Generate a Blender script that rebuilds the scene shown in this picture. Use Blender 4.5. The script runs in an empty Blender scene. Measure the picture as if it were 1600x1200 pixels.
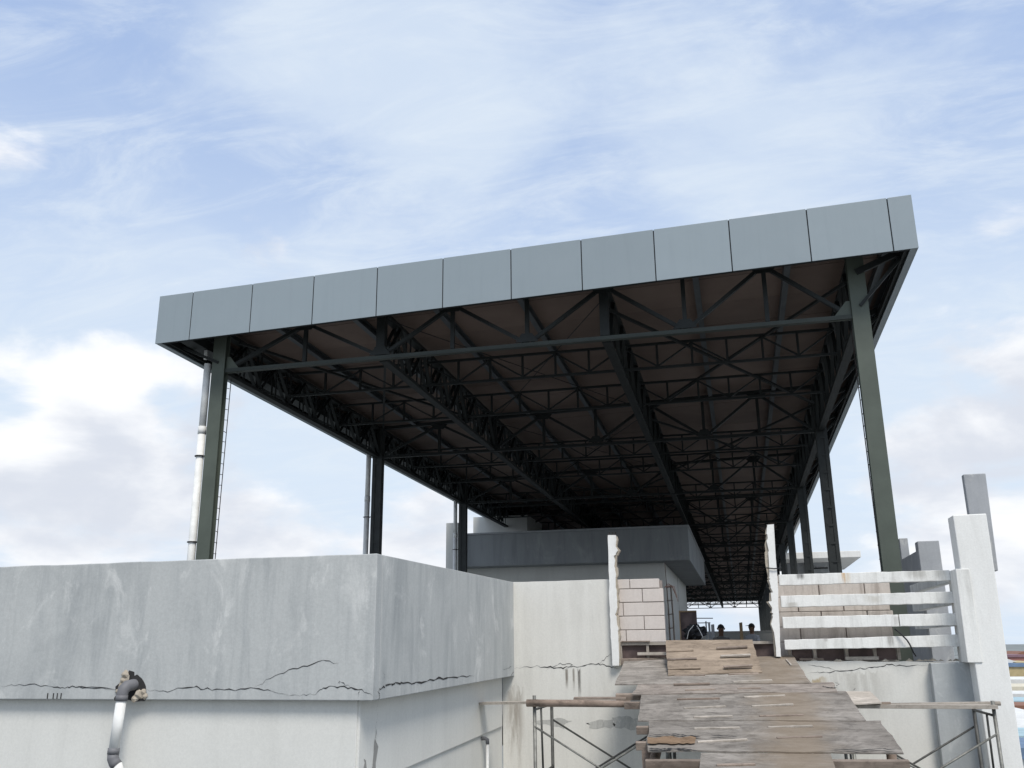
import bpy, math, random
from mathutils import Vector, Matrix, noise
random.seed(7)
R = math.radians
scene = bpy.context.scene
C = scene.collection

# ------------------------------------------------------------------ camera
F_PX, PITCH, YAW, ROLL = 1423.7, 0.28124, 0.23563, -0.009968
fw = Vector((-math.sin(YAW)*math.cos(PITCH), math.cos(YAW)*math.cos(PITCH), math.sin(PITCH)))
rt0 = Vector((math.cos(YAW), math.sin(YAW), 0)); up0 = rt0.cross(fw)
rt = math.cos(ROLL)*rt0 + math.sin(ROLL)*up0
up = -math.sin(ROLL)*rt0 + math.cos(ROLL)*up0
cam_d = bpy.data.cameras.new('camera'); cam = bpy.data.objects.new('camera', cam_d); C.objects.link(cam)
cam.matrix_world = Matrix(((rt.x, up.x, -fw.x, 0), (rt.y, up.y, -fw.y, 0), (rt.z, up.z, -fw.z, 0), (0, 0, 0, 1)))
cam_d.sensor_width = 36; cam_d.lens = F_PX/1600*36; cam_d.clip_start = .05; cam_d.clip_end = 20000
scene.camera = cam

# ------------------------------------------------------------------ sky, sun, exposure
SUN_EL, SUN_AZ = R(55), R(150)          # azimuth clockwise from +Y: behind the camera, a little to the right
sun_dir = Vector((math.sin(SUN_AZ)*math.cos(SUN_EL), math.cos(SUN_AZ)*math.cos(SUN_EL), math.sin(SUN_EL)))
w = bpy.data.worlds.new('World'); scene.world = w; w.use_nodes = True
nt = w.node_tree; nt.nodes.clear()
def N(tree, typ, **kw):
    n = tree.nodes.new(typ)
    for k, v in kw.items():
        if k.startswith('i_'):
            key = k[2:]; n.inputs[int(key) if key.isdigit() else key.replace('_', ' ')].default_value = v
        else: setattr(n, k, v)
    return n
def math_n(tree, op, a, b=None, c=None, clamp=False):
    n = tree.nodes.new('ShaderNodeMath'); n.operation = op; n.use_clamp = clamp
    for i, v in enumerate((a, b, c)):
        if v is None: continue
        if isinstance(v, (int, float)): n.inputs[i].default_value = v
        else: tree.links.new(v, n.inputs[i])
    return n.outputs[0]
def mixc(tree, fac, a, b, blend='MIX'):
    n = tree.nodes.new('ShaderNodeMix'); n.data_type = 'RGBA'; n.blend_type = blend
    for i, v in ((0, fac), (6, a), (7, b)):
        if isinstance(v, (int, float)): n.inputs[i].default_value = v
        elif isinstance(v, (tuple, list)): n.inputs[i].default_value = (*v[:3], 1)
        else: tree.links.new(v, n.inputs[i])
    return n.outputs[2]
def smooth(tree, v, a, b, lo=0., hi=1.):
    n = tree.nodes.new('ShaderNodeMapRange'); n.interpolation_type = 'SMOOTHSTEP'
    tree.links.new(v, n.inputs[0])
    for i, x in enumerate((a, b, lo, hi)): n.inputs[i+1].default_value = x
    return n.outputs[0]
def noise_n(tree, vec, scale, detail=5, rough=.55, dist=0., dim='3D'):
    n = tree.nodes.new('ShaderNodeTexNoise'); n.noise_dimensions = dim
    n.inputs['Scale'].default_value = scale; n.inputs['Detail'].default_value = detail
    n.inputs['Roughness'].default_value = rough; n.inputs['Distortion'].default_value = dist
    tree.links.new(vec, n.inputs['Vector']); return n.outputs['Fac']
def vmap(tree, vec, loc=(0,0,0), rot=(0,0,0), sc=(1,1,1)):
    n = tree.nodes.new('ShaderNodeMapping'); tree.links.new(vec, n.inputs[0])
    n.inputs[1].default_value = loc; n.inputs[2].default_value = rot; n.inputs[3].default_value = sc
    return n.outputs[0]

sky = N(nt, 'ShaderNodeTexSky', sky_type='NISHITA', sun_disc=False, sun_elevation=SUN_EL, sun_rotation=SUN_AZ,
        altitude=20, air_density=1.0, dust_density=1.2, ozone_density=1.6)
tc = nt.nodes.new('ShaderNodeTexCoord'); DIR = tc.outputs['Generated']
sep = nt.nodes.new('ShaderNodeSeparateXYZ'); nt.links.new(DIR, sep.inputs[0])
zc = math_n(nt, 'MAXIMUM', sep.outputs[2], 0.0)
den = math_n(nt, 'ADD', zc, .22)
comb = nt.nodes.new('ShaderNodeCombineXYZ')
nt.links.new(math_n(nt, 'DIVIDE', sep.outputs[0], den), comb.inputs[0])
nt.links.new(math_n(nt, 'DIVIDE', sep.outputs[1], den), comb.inputs[1])
PL = comb.outputs[0]                    # the sky as a cloud sheet overhead
def toward(x, y, deg, amt):                          # a soft swelling of the cloud field around one direction of the sky
    d = (rt*((x-800)/F_PX) - up*((y-600)/F_PX) + fw).normalized()
    n_ = nt.nodes.new('ShaderNodeVectorMath'); n_.operation = 'DOT_PRODUCT'; nt.links.new(DIR, n_.inputs[0]); n_.inputs[1].default_value = d
    return smooth(nt, n_.outputs['Value'], math.cos(R(deg)), 1.0, 0., amt)
def swell(v, lst):
    for a in lst: v = math_n(nt, 'ADD', v, toward(*a))
    return v
veil = noise_n(nt, vmap(nt, PL, (1.1, 2.35, 0), (0, 0, .5), (1.0, 1.35, 1)), 1.5, 12, .62, .45)
veil = swell(veil, ((600,140,13,.17), (820,200,11,.10), (1180,180,11,.08), (100,60,15,-.15), (1540,120,14,-.13), (430,285,6,-.13), (900,330,7,-.10), (760,-60,9,-.10)))
veil_m = smooth(nt, veil, .34, .70)
wisp = noise_n(nt, vmap(nt, PL, (4.2, .3, 0), (0, 0, -.45), (1.0, 2.6, 1)), 3.4, 14, .66, .8)
wisp_m = smooth(nt, wisp, .40, .72, 0, .55)
CUM_O, CUM_S, CUM_K = (1.9, .7, .4), (1., 1., 2.3), 5.2
cum = noise_n(nt, vmap(nt, DIR, CUM_O, (0, 0, 0), CUM_S), CUM_K, 14, .56, .2)
low = smooth(nt, sep.outputs[2], .34, .06)          # heaped clouds sit low
cum_v = math_n(nt, 'ADD', math_n(nt, 'SUBTRACT', cum, .12), math_n(nt, 'MULTIPLY', low, .18))
cum_v = swell(cum_v, ((40,625,8,.22), (230,650,7,.19), (150,760,7,.10), (-30,250,5.5,.13), (60,400,6,-.14), (680,850,5,.10), (400,860,5,.10), (1600,680,8,.15), (1480,780,7,.10), (1560,430,7,.12), (480,640,6,-.08), (850,300,14,-.10)))
cum_m = smooth(nt, cum_v, .49, .67)
# underside of heaped clouds greyer: the same field sampled a little higher up
cum2 = noise_n(nt, vmap(nt, DIR, (CUM_O[0], CUM_O[1], CUM_O[2]+.085), (0, 0, 0), CUM_S), CUM_K, 9, .55, .2)
cum2 = swell(cum2, ((60,700,7,.17), (250,690,7,.15), (60,545,8,-.24), (220,570,5,-.18), (1560,700,9,.10), (500,820,10,.06)))
shade = smooth(nt, cum2, .40, .68)
blue = mixc(nt, .78, sky.outputs[0], (3.1, 4.25, 6.75))
c1 = mixc(nt, smooth(nt, sep.outputs[2], .62, .16, .10, .95), blue, (5.5, 6.35, 7.35))
c2 = mixc(nt, math_n(nt, 'MULTIPLY', veil_m, .80), c1, (5.4, 6.15, 7.1))
c3 = mixc(nt, wisp_m, c2, (6.0, 6.6, 7.25))
ccol = mixc(nt, shade, (8.1, 8.1, 8.15), (5.5, 5.75, 6.35))
c4 = mixc(nt, math_n(nt, 'MULTIPLY', cum_m, .86), c3, ccol)
bg = N(nt, 'ShaderNodeBackground', i_Strength=.1)
nt.links.new(c4, bg.inputs[0])
wo = nt.nodes.new('ShaderNodeOutputWorld'); nt.links.new(bg.outputs[0], wo.inputs[0])

sd = bpy.data.lights.new('sun', 'SUN'); sd.energy = 2.35; sd.angle = R(20); sd.color = (1, .95, .87)
so = bpy.data.objects.new('sun', sd); C.objects.link(so); so.location = (0, -20, 40)
so.rotation_euler = sun_dir.to_track_quat('Z', 'Y').to_euler()
vs = scene.view_settings
vs.view_transform = 'Standard'; vs.look = 'None'; vs.exposure = .4; vs.gamma = 1; vs.use_curve_mapping = False
scene.cycles.max_bounces = 6; scene.cycles.diffuse_bounces = 4

# ------------------------------------------------------------------ pixel helpers: a ray met with a real plane
def ray(x, y): return rt*((x-800)/F_PX) - up*((y-600)/F_PX) + fw
def atY(x, y, Y):
    d = ray(x, y); return d*(Y/d.y)
RZ0, RY0, RS = -.24, 13.2, .188             # the ramp: z = RZ0 - RS*(RY0-Y)
def ramp_z(Y): return RZ0 - RS*(RY0-Y)
def atR(x, y):
    d = ray(x, y); t = (RZ0-RS*RY0)/(d.z-RS*d.y); return d*t
RN = Vector((0, -RS, 1)).normalized()

# ------------------------------------------------------------------ mesh helpers
class MB:
    def __init__(s): s.v = []; s.f = []
    def add(s, vs, fs):
        o = len(s.v); s.v += [Vector(p) for p in vs]; s.f += [tuple(i+o for i in f) for f in fs]; return s
    def box(s, a, b):
        (x0, y0, z0), (x1, y1, z1) = a, b
        return s.hexa([(x0,y0,z0),(x1,y0,z0),(x1,y1,z0),(x0,y1,z0),(x0,y0,z1),(x1,y0,z1),(x1,y1,z1),(x0,y1,z1)])
    def hexa(s, p):
        return s.add(p, [(3,2,1,0),(4,5,6,7),(0,1,5,4),(1,2,6,5),(2,3,7,6),(3,0,4,7)])
    def bar(s, p, q, wd, ht, upv=(0,0,1)):
        p, q = Vector(p), Vector(q); d = (q-p).normalized(); u = Vector(upv)
        if abs(d.dot(u)) > .97: u = Vector((0,1,0))
        sx = d.cross(u).normalized()*(wd/2); sz = sx.cross(d).normalized()*(ht/2)
        return s.hexa([p-sx-sz, p+sx-sz, q+sx-sz, q-sx-sz, p-sx+sz, p+sx+sz, q+sx+sz, q-sx+sz])
    def tube(s, pts, r, n=10, cap=True):
        pts = [Vector(p) for p in pts]; rs = r if isinstance(r, (list, tuple)) else [r]*len(pts)
        o = len(s.v); prev = None
        for i, p in enumerate(pts):
            d = (pts[min(i+1, len(pts)-1)]-pts[max(i-1, 0)]).normalized()
            if prev is None:
                a = d.orthogonal().normalized()
            else:
                a = (prev - d*prev.dot(d)).normalized()
            prev = a; b = d.cross(a)
            for k in range(n):
                t = 2*math.pi*k/n; s.v.append(p + (a*math.cos(t)+b*math.sin(t))*rs[i])
        for i in range(len(pts)-1):
            for k in range(n):
                k2 = (k+1) % n
                s.f.append((o+i*n+k, o+i*n+k2, o+(i+1)*n+k2, o+(i+1)*n+k))
        if cap:
            s.f.append(tuple(o+k for k in reversed(range(n)))); e = o+(len(pts)-1)*n
            s.f.append(tuple(e+k for k in range(n)))
        return s
    def extr(s, poly, y0, y1):              # poly of (x, z), counter-clockwise seen from -Y
        n = len(poly); o = len(s.v)
        s.v += [Vector((x, y0, z)) for x, z in poly] + [Vector((x, y1, z)) for x, z in poly]
        s.f.append(tuple(o+i for i in range(n))); s.f.append(tuple(o+n+i for i in reversed(range(n))))
        for i in range(n):
            j = (i+1) % n; s.f.append((o+j, o+i, o+n+i, o+n+j))
        return s
def obj(name, mb, mat, parent=None, smooth_=False, bevel=0, label=None, seg=2):
    xs = [p.x for p in mb.v]; ys = [p.y for p in mb.v]; zs = [p.z for p in mb.v]
    o0 = Vector(((min(xs)+max(xs))/2, (min(ys)+max(ys))/2, min(zs)))
    me = bpy.data.meshes.new(name); me.from_pydata([p-o0 for p in mb.v], [], mb.f); me.validate(); me.update()
    if smooth_:
        for p in me.polygons: p.use_smooth = True
    o = bpy.data.objects.new(name, me); C.objects.link(o)
    for m in (mat if isinstance(mat, list) else [mat]): me.materials.append(m)
    if parent is not None:
        o.parent = parent; o.location = o0 - wloc(parent)
    else: o.location = o0
    if bevel:
        b = o.modifiers.new('bevel', 'BEVEL'); b.width = bevel; b.segments = seg; b.limit_method = 'ANGLE'
    if label: o['label'] = label
    return o
def wloc(o):
    l = o.location.copy()
    while o.parent: o = o.parent; l += o.location
    return l
def empty(name, loc):
    o = bpy.data.objects.new(name, None); C.objects.link(o); o.location = loc; o.empty_display_size = .2; return o
def tag(o, label, cat, group=None):
    o['label'] = label; o['category'] = cat
    if group: o['group'] = group
    return o
def struct(o): o['kind'] = 'structure'; return o

# ------------------------------------------------------------------ materials (world-space position drives every pattern)
def base(name, rough=.85, metallic=0., spec=.3):
    m = bpy.data.materials.new(name); m.use_nodes = True; t = m.node_tree
    b = t.nodes['Principled BSDF']; b.inputs['Roughness'].default_value = rough
    b.inputs['Metallic'].default_value = metallic; b.inputs['Specular IOR Level'].default_value = spec
    g = t.nodes.new('ShaderNodeNewGeometry')
    return m, t, b, g.outputs['Position']
def plain(name, col, rough=.6, metallic=0., var=.12, scale=6., bump=0., spec=.3):
    m, t, b, P = base(name, rough, metallic, spec)
    n = noise_n(t, P, scale, 6, .6)
    c = mixc(t, smooth(t, n, .3, .7), [x*(1-var) for x in col], [min(1, x*(1+var)) for x in col])
    t.links.new(c, b.inputs['Base Color'])
    if bump:
        bp = t.nodes.new('ShaderNodeBump'); bp.inputs['Strength'].default_value = bump; bp.inputs['Distance'].default_value = .01
        t.links.new(noise_n(t, P, scale*8, 4, .6), bp.inputs['Height']); t.links.new(bp.outputs[0], b.inputs['Normal'])
    return m
def plaster(name, col, dark, light, streak=.5, blot=.5, speck=.25, stains=(), scale=1., bump=.25, rough=.88, grit=.05):
    """weathered render: vertical run-off streaks, cloudy blotches, specks, and listed stains (x, z, half width, top z, bottom z, colour, amount)"""
    m, t, b, P = base(name, rough)
    run = noise_n(t, vmap(t, P, (0,0,0), (0,0,0), (3.4*scale, 3.4*scale, .42*scale)), 1.3, 10, .66, .6)
    run2 = noise_n(t, vmap(t, P, (7,3,0), (0,0,0), (14*scale, 14*scale, .9*scale)), 1., 5, .6, .2)
    cl = noise_n(t, P, 1.1*scale, 8, .62, .6)
    cl2 = noise_n(t, vmap(t, P, (5,9,2), (0,0,0), (1,1,.6)), 2.6*scale, 11, .70, .7)
    c = mixc(t, math_n(t, 'MULTIPLY', smooth(t, run, .42, .72), streak), col, dark)
    c = mixc(t, math_n(t, 'MULTIPLY', smooth(t, run2, .55, .80), streak*.55), c, dark)
    c = mixc(t, math_n(t, 'MULTIPLY', smooth(t, cl, .45, .75), blot*.6), c, dark)
    c = mixc(t, math_n(t, 'MULTIPLY', smooth(t, cl2, .53, .70), blot), c, light)
    sp = noise_n(t, P, 38, 4, .7)
    c = mixc(t, math_n(t, 'MULTIPLY', smooth(t, sp, .66, .8), speck), c, dark)
    sx = t.nodes.new('ShaderNodeSeparateXYZ'); t.links.new(P, sx.inputs[0])
    wob = noise_n(t, vmap(t, P, (0,0,0), (0,0,0), (9, 9, 1.2)), 1., 5, .65)
    for (x, hw, zt, zb, colr, amt) in stains:
        dx = math_n(t, 'ABSOLUTE', math_n(t, 'SUBTRACT', sx.outputs[0], x))
        mx = smooth(t, math_n(t, 'ADD', dx, math_n(t, 'MULTIPLY', math_n(t, 'SUBTRACT', wob, .5), hw*1.6)), hw, hw*.35)
        zj = math_n(t, 'ADD', sx.outputs[2], math_n(t, 'MULTIPLY', math_n(t, 'SUBTRACT', wob, .5), (zt-zb)*.8))
        mz = math_n(t, 'MULTIPLY', smooth(t, zj, zt+.015, zt-.015), smooth(t, zj, zb-.1*(zt-zb), zb+.6*(zt-zb)))
        k = math_n(t, 'MULTIPLY', math_n(t, 'MULTIPLY', mx, mz), math_n(t, 'MULTIPLY', smooth(t, wob, .3, .6), amt))
        c = mixc(t, k, c, colr)
    gm = noise_n(t, vmap(t, P, (2,4,6)), 42, 6, .8)
    hv = t.nodes.new('ShaderNodeHueSaturation'); t.links.new(c, hv.inputs['Color'])
    t.links.new(smooth(t, gm, .28, .72, 1-grit*1.15, 1+grit), hv.inputs['Value']); c = hv.outputs[0]
    t.links.new(c, b.inputs['Base Color'])
    bp = t.nodes.new('ShaderNodeBump'); bp.inputs['Strength'].default_value = bump; bp.inputs['Distance'].default_value = .012
    h = math_n(t, 'ADD', noise_n(t, P, 5*scale, 8, .65), math_n(t, 'MULTIPLY', noise_n(t, P, 60, 3, .6), .25))
    t.links.new(h, bp.inputs['Height']); t.links.new(bp.outputs[0], b.inputs['Normal'])
    return m
def wood(name, cA, cB, cC, path=None, axis='x', rough=.9, gs=1.):
    """weathered board with grain along an axis; each piece shifted and tinted on its own"""
    m, t, b, P = base(name, rough, 0, .2)
    oi = t.nodes.new('ShaderNodeObjectInfo')
    sc = (1.0, 22, 22) if axis == 'x' else ((22, 1.0, 22) if axis == 'y' else (22, 22, 1.0))
    va = t.nodes.new('ShaderNodeVectorMath'); va.operation = 'ADD'; t.links.new(P, va.inputs[0])
    cx = t.nodes.new('ShaderNodeCombineXYZ')
    for i in range(3): t.links.new(math_n(t, 'MULTIPLY', oi.outputs['Random'], 13.7*(i+1)), cx.inputs[i])
    t.links.new(cx.outputs[0], va.inputs[1]); Q = va.outputs[0]
    gr = noise_n(t, vmap(t, Q, (0,0,0), (0,0,0), sc), 1.6*gs, 8, .78, .6)
    bl = noise_n(t, vmap(t, Q, (3,1,0), (0,0,0), (.8, 1.2, 1.2) if axis == 'x' else (1,1,1)), 3.0, 12, .74, .6)
    c = mixc(t, smooth(t, bl, .33, .68), cA, cB)
    c = mixc(t, smooth(t, gr, .46, .74, 0, .55), c, cC)
    c = mixc(t, smooth(t, noise_n(t, vmap(t, Q, (4,4,1), (0,0,0), (1,1.6,1.6) if axis == 'x' else (1,1,1)), 7, 12, .8, .4), .47, .66, 0, .75), c, [x*.55 for x in cB])
    c = mixc(t, smooth(t, noise_n(t, vmap(t, Q, (8,2,5), (0,0,0), (sc[0]*1.5, sc[1]*.4, sc[2]*.4)), 1.5, 8, .75, .8), .56, .72, 0, .45), c, [min(1, x*1.45) for x in cA])
    c = mixc(t, smooth(t, noise_n(t, vmap(t, Q, (1,7,3), (0,0,0), (.7,1.6,1.6) if axis == 'x' else (1,1,1)), 2.1, 12, .72, .7), .50, .66, 0, .55), c, [min(1, x*1.35) for x in cA])
    c = mixc(t, smooth(t, noise_n(t, Q, 16, 10, .8), .56, .74, 0, .6), c, [min(1, x*1.5) for x in cA])
    hs = t.nodes.new('ShaderNodeHueSaturation'); t.links.new(c, hs.inputs['Color'])
    t.links.new(math_n(t, 'MULTIPLY_ADD', oi.outputs['Random'], .34, .82), hs.inputs['Value'])
    c = hs.outputs[0]
    if path:                                  # brown dirt trodden into the middle of the ramp
        sx = t.nodes.new('ShaderNodeSeparateXYZ'); t.links.new(P, sx.inputs[0])
        ctr = math_n(t, 'MULTIPLY_ADD', sx.outputs[1], path[1], path[0])
        d = math_n(t, 'ABSOLUTE', math_n(t, 'SUBTRACT', sx.outputs[0], ctr))
        d = math_n(t, 'ADD', d, math_n(t, 'MULTIPLY', math_n(t, 'SUBTRACT', noise_n(t, P, 2.5, 6, .6), .5), .7))
        c = mixc(t, smooth(t, d, .55, .05, 0, .7), c, path[2])
    t.links.new(c, b.inputs['Base Color'])
    bp = t.nodes.new('ShaderNodeBump'); bp.inputs['Strength'].default_value = .6; bp.inputs['Distance'].default_value = .008
    t.links.new(gr, bp.inputs['Height']); t.links.new(bp.outputs[0], b.inputs['Normal'])
    return m

M = {}
M['grey_plaster'] = plaster('grey_plaster', (.455,.468,.462), (.315,.332,.337), (.61,.615,.60), .85, .8, .18, scale=.8, grit=.07)
M['band_dark'] = plaster('band_dark', (.30,.315,.325), (.19,.20,.21), (.46,.47,.47), .6, .5, .2, scale=.5)
M['white_plaster'] = plaster('white_plaster', (.67,.665,.63), (.53,.525,.495), (.73,.725,.69), .30, .28, .06, scale=.6, bump=.12)
M['cream'] = plaster('cream', (.68,.665,.62), (.50,.485,.445), (.74,.73,.69), .35, .30, .10, stains=(
    (-2.46,.03,-.30,-.58,(.10,.075,.05),.8), (-2.36,.022,-.30,-.62,(.10,.075,.05),.8), (-2.28,.03,-.30,-.74,(.06,.05,.04),.9), (.93,.17,-.42,-.80,(.36,.25,.10),.7),
    (1.45,.5,-.36,-.9,(.36,.34,.30),.5), (-3.22,.16,-.6,-1.7,(.22,.18,.14),.7)), bump=.15)
M['rail_white'] = plaster('rail_white', (.80,.795,.765), (.33,.32,.29), (.84,.83,.81), .42, .45, .7, stains=(
    (1.40,.03,.95,.74,(.50,.25,.06),1.), (1.42,.10,.95,.74,(.62,.50,.34),.6), (.84,.07,.93,.84,(.06,.06,.06),.9), (2.33,.20,.95,.80,(.36,.35,.32),.7), (2.62,.10,.95,.78,(.33,.32,.29),.7), (1.90,.06,.10,-.06,(.30,.29,.27),.9), (1.09,.03,.085,.02,(.33,.31,.28),.9), (1.75,.16,.62,.50,(.5,.47,.41),.6), (.70,.1,.55,.47,(.4,.38,.34),.8), (2.0,.05,.34,.2,(.4,.39,.36),.6)), scale=1.6, bump=.3)
M['fin_white'] = plaster('fin_white', (.79,.785,.76), (.60,.59,.56), (.84,.835,.81), .35, .35, .3, scale=1.3)
M['fin_grey'] = plaster('fin_grey', (.36,.37,.385), (.25,.26,.275), (.52,.52,.50), .4, .7, .3, scale=1.6)
M['pilaster'] = plaster('pilaster', (.41,.425,.425), (.32,.335,.34), (.56,.57,.56), .35, .6, .1, scale=1.5)
M['broken'] = plaster('broken', (.42,.37,.30), (.20,.17,.135), (.60,.56,.49), .2, .8, .6, scale=4, bump=.9)
M['block'] = plaster('block', (.60,.545,.505), (.44,.395,.36), (.66,.62,.58), .22, .35, .12, scale=2.2, bump=.2)
M['block_dirty'] = plaster('block_dirty', (.60,.545,.495), (.24,.20,.17), (.66,.62,.57), .55, .4, .3, scale=2.6, bump=.25)
M['mortar'] = plain('mortar', (.26,.225,.205), .95)
M['crack'] = plain('crack', (.035,.034,.034), .95)
M['damp'] = plaster('damp', (.48,.475,.445), (.30,.295,.28), (.62,.61,.57), .5, .9, .5, scale=5)
M['sludge'] = plaster('sludge', (.30,.295,.28), (.2,.2,.19), (.42,.41,.39), .4, .6, .3, scale=3)
def panel_mat():
    m, t, b, P = base('panel', .40, 0, .5); oi = t.nodes.new('ShaderNodeObjectInfo')
    st = noise_n(t, vmap(t, P, (0,0,0), (0,0,0), (7, 7, .5)), 1., 8, .65, .3)
    c = mixc(t, smooth(t, st, .45, .75, 0, .5), (.25,.295,.322), (.228,.27,.295))
    c = mixc(t, smooth(t, noise_n(t, P, 1.2, 8, .6), .45, .75, 0, .35), c, (.275,.318,.345))
    hs = t.nodes.new('ShaderNodeHueSaturation'); t.links.new(c, hs.inputs['Color'])
    t.links.new(math_n(t, 'MULTIPLY_ADD', oi.outputs['Random'], .09, .955), hs.inputs['Value']); t.links.new(hs.outputs[0], b.inputs['Base Color'])
    bp = t.nodes.new('ShaderNodeBump'); bp.inputs['Strength'].default_value = .25; bp.inputs['Distance'].default_value = .02
    t.links.new(noise_n(t, P, 1.6, 3, .5), bp.inputs['Height']); t.links.new(bp.outputs[0], b.inputs['Normal'])
    return m
M['panel'] = panel_mat()
M['dark_joint'] = plain('dark_joint', (.02,.022,.025), .8)
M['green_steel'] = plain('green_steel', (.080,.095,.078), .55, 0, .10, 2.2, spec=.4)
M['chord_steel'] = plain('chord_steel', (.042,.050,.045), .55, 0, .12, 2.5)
M['shaded_steel'] = plain('shaded_steel', (.034,.038,.038), .55, 0, .2, 2.5)  # inner columns: the green steel with shade under the roof put into its colour
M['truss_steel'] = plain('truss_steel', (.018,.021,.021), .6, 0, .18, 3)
M['red_primer'] = plain('red_primer', (.10,.06,.05), .8, 0, .3, 5)
M['galv'] = plain('galv', (.09,.10,.108), .5, .2, .10, 3)
M['pvc'] = plain('pvc', (.76,.76,.74), .7, 0, .10, 6, spec=.3)
M['pvc_grey'] = plain('pvc_grey', (.15,.15,.16), .6, 0, .08, 5, spec=.45)
M['ply'] = wood('ply', (.33,.30,.268), (.185,.166,.146), (.07,.06,.05), path=(.42, -.0, (.225,.175,.125)))
M['ply_new'] = wood('ply_new', (.33,.265,.205), (.235,.185,.14), (.12,.09,.07))
M['plank'] = wood('plank', (.37,.325,.285), (.23,.195,.17), (.09,.075,.065))
M['timber'] = wood('timber', (.33,.27,.225), (.22,.175,.145), (.09,.07,.055))
M['timber_pale'] = wood('timber_pale', (.47,.425,.375), (.36,.32,.275), (.16,.135,.11))
M['timber_y'] = wood('timber_y', (.29,.245,.21), (.2,.165,.14), (.09,.07,.055), axis='y')
M['timber_z'] = wood('timber_z', (.33,.24,.15), (.24,.17,.10), (.09,.07,.055), axis='z')
M['bark'] = wood('bark', (.27,.21,.17), (.17,.13,.105), (.06,.05,.04), gs=.7)
M['veneer'] = wood('veneer', (.29,.20,.13), (.21,.14,.09), (.10,.065,.045))
M['brown_panel'] = plain('brown_panel', (.115,.085,.08), .85, 0, .35, 3)
M['scaffold'] = plain('scaffold', (.20,.20,.185), .55, .45, .3, 12)
M['scaffold_dark'] = plain('scaffold_dark', (.085,.085,.08), .6, .4, .3, 12)
M['rebar'] = plain('rebar', (.05,.04,.036), .8, .3, .3, 20)
M['black'] = plain('black', (.016,.017,.02), .5, 0, .3, 10)
M['floor'] = plaster('floor', (.22,.215,.205), (.15,.145,.135), (.3,.29,.28), .1, .6, .4)
M['ground'] = plain('ground', (.19,.205,.20), .95, 0, .35, .02)
def ceiling_mat():
    m, t, b, P = base('ceiling', .8)
    oi = t.nodes.new('ShaderNodeObjectInfo')
    n = noise_n(t, P, .6, 6, .6)
    c = mixc(t, smooth(t, n, .3, .7), (.142,.104,.087), (.18,.135,.114))
    hs = t.nodes.new('ShaderNodeHueSaturation'); t.links.new(c, hs.inputs['Color'])
    t.links.new(math_n(t, 'MULTIPLY_ADD', oi.outputs['Random'], .25, .87), hs.inputs['Value'])
    t.links.new(hs.outputs[0], b.inputs['Base Color']); return m
M['ceiling'] = ceiling_mat()

# ------------------------------------------------------------------ ground, terrace, deck
GZ = -11.0
mb = MB(); n = 48
mb.add([(0,0,GZ)]+[(6000*math.cos(2*math.pi*i/n), 6000*math.sin(2*math.pi*i/n), GZ) for i in range(n)], [(0,i+1,(i+1)%n+1) for i in range(n)])
struct(obj('ground', mb, M['ground']))
struct(obj('terrace_floor', MB().box((-10.4, 13.56, -1.35), (3.0, 112, -1.0)), M['floor']))
struct(obj('roof_deck', MB().box((-12, -8, -1.95), (7, 6.3, -1.65)), M['floor']))

# ------------------------------------------------------------------ the steel canopy
YF, Y0, BAY, NB = 14.0, 14.6, 8.0, 12
DIP = .0095
def dz(Y): return -DIP*(Y-Y0)
XL, XR = -9.18, 2.235
XG = [XL, -5.96, -1.88, XR]
ZB, ZT, ZSB, ZST, ZC = 5.045, 5.84, 5.285, 5.77, 5.985
YE = Y0 + NB*BAY
def zc_(X): return 6.02 + .0287*(X+7.45)      # underside of the roof rises to the right
def zt_(X): return zc_(X) - .165               # top chords follow it
canopy = empty('steel_canopy', (XL+5.7, Y0, -1.0))
tag(canopy, 'large flat steel canopy roof on green columns with grey panelled fascia', 'canopy')
# roof sheet above, ceiling panels under it
XA, XB = -10.15, 3.09
yb = YE + .6
mb = MB().hexa([(XA+.022,YF+.1,zc_(XA)+.03+dz(YF)),(XB-.022,YF+.1,zc_(XB)+.03+dz(YF)),(XB-.022,yb,zc_(XB)+.03+dz(yb)),(XA+.022,yb,zc_(XA)+.03+dz(yb)),
                (XA+.022,YF+.1,zc_(XA)+.13+dz(YF)),(XB-.022,YF+.1,zc_(XB)+.13+dz(YF)),(XB-.022,yb,zc_(XB)+.13+dz(yb)),(XA+.022,yb,zc_(XA)+.13+dz(yb))])
obj('roof_sheet', mb, M['galv'], canopy)
y = YF+.14; k = 0
while y < yb-.3:
    y2 = min(y+1.205, yb); o_ = random.uniform(-.004, .004)
    mb = MB().hexa([(X_,q,zc_(X_)+h_+dz(q)) for h_ in (o_, .024) for X_, q in ((XA+.12,y),(XB-.12,y),(XB-.12,y2),(XA+.12,y2))])
    obj('ceiling_panel', mb, M['ceiling'], canopy); y = y2+.015
# purlins: channel sections running the length
for X in (-9.75,-8.18,-6.62,-5.04,-3.46,-.36,1.17,2.72):
    mb = MB()
    for (ya, yc) in ((YF+.15, yb-.1),):
        for (xo, wd, z0, z1) in ((0,.012,zc_(X)-.155,zc_(X)-.006),(.051,.09,zc_(X)-.155,zc_(X)-.143),(.051,.09,zc_(X)-.018,zc_(X)-.006)):
            a, c_ = X+xo-wd/2, X+xo+wd/2
            mb.hexa([(a,ya,z0+dz(ya)),(c_,ya,z0+dz(ya)),(c_,yc,z0+dz(yc)),(a,yc,z0+dz(yc)),(a,ya,z1+dz(ya)),(c_,ya,z1+dz(ya)),(c_,yc,z1+dz(yc)),(a,yc,z1+dz(yc))])
    obj('purlin', mb, M['galv'], canopy)
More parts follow.
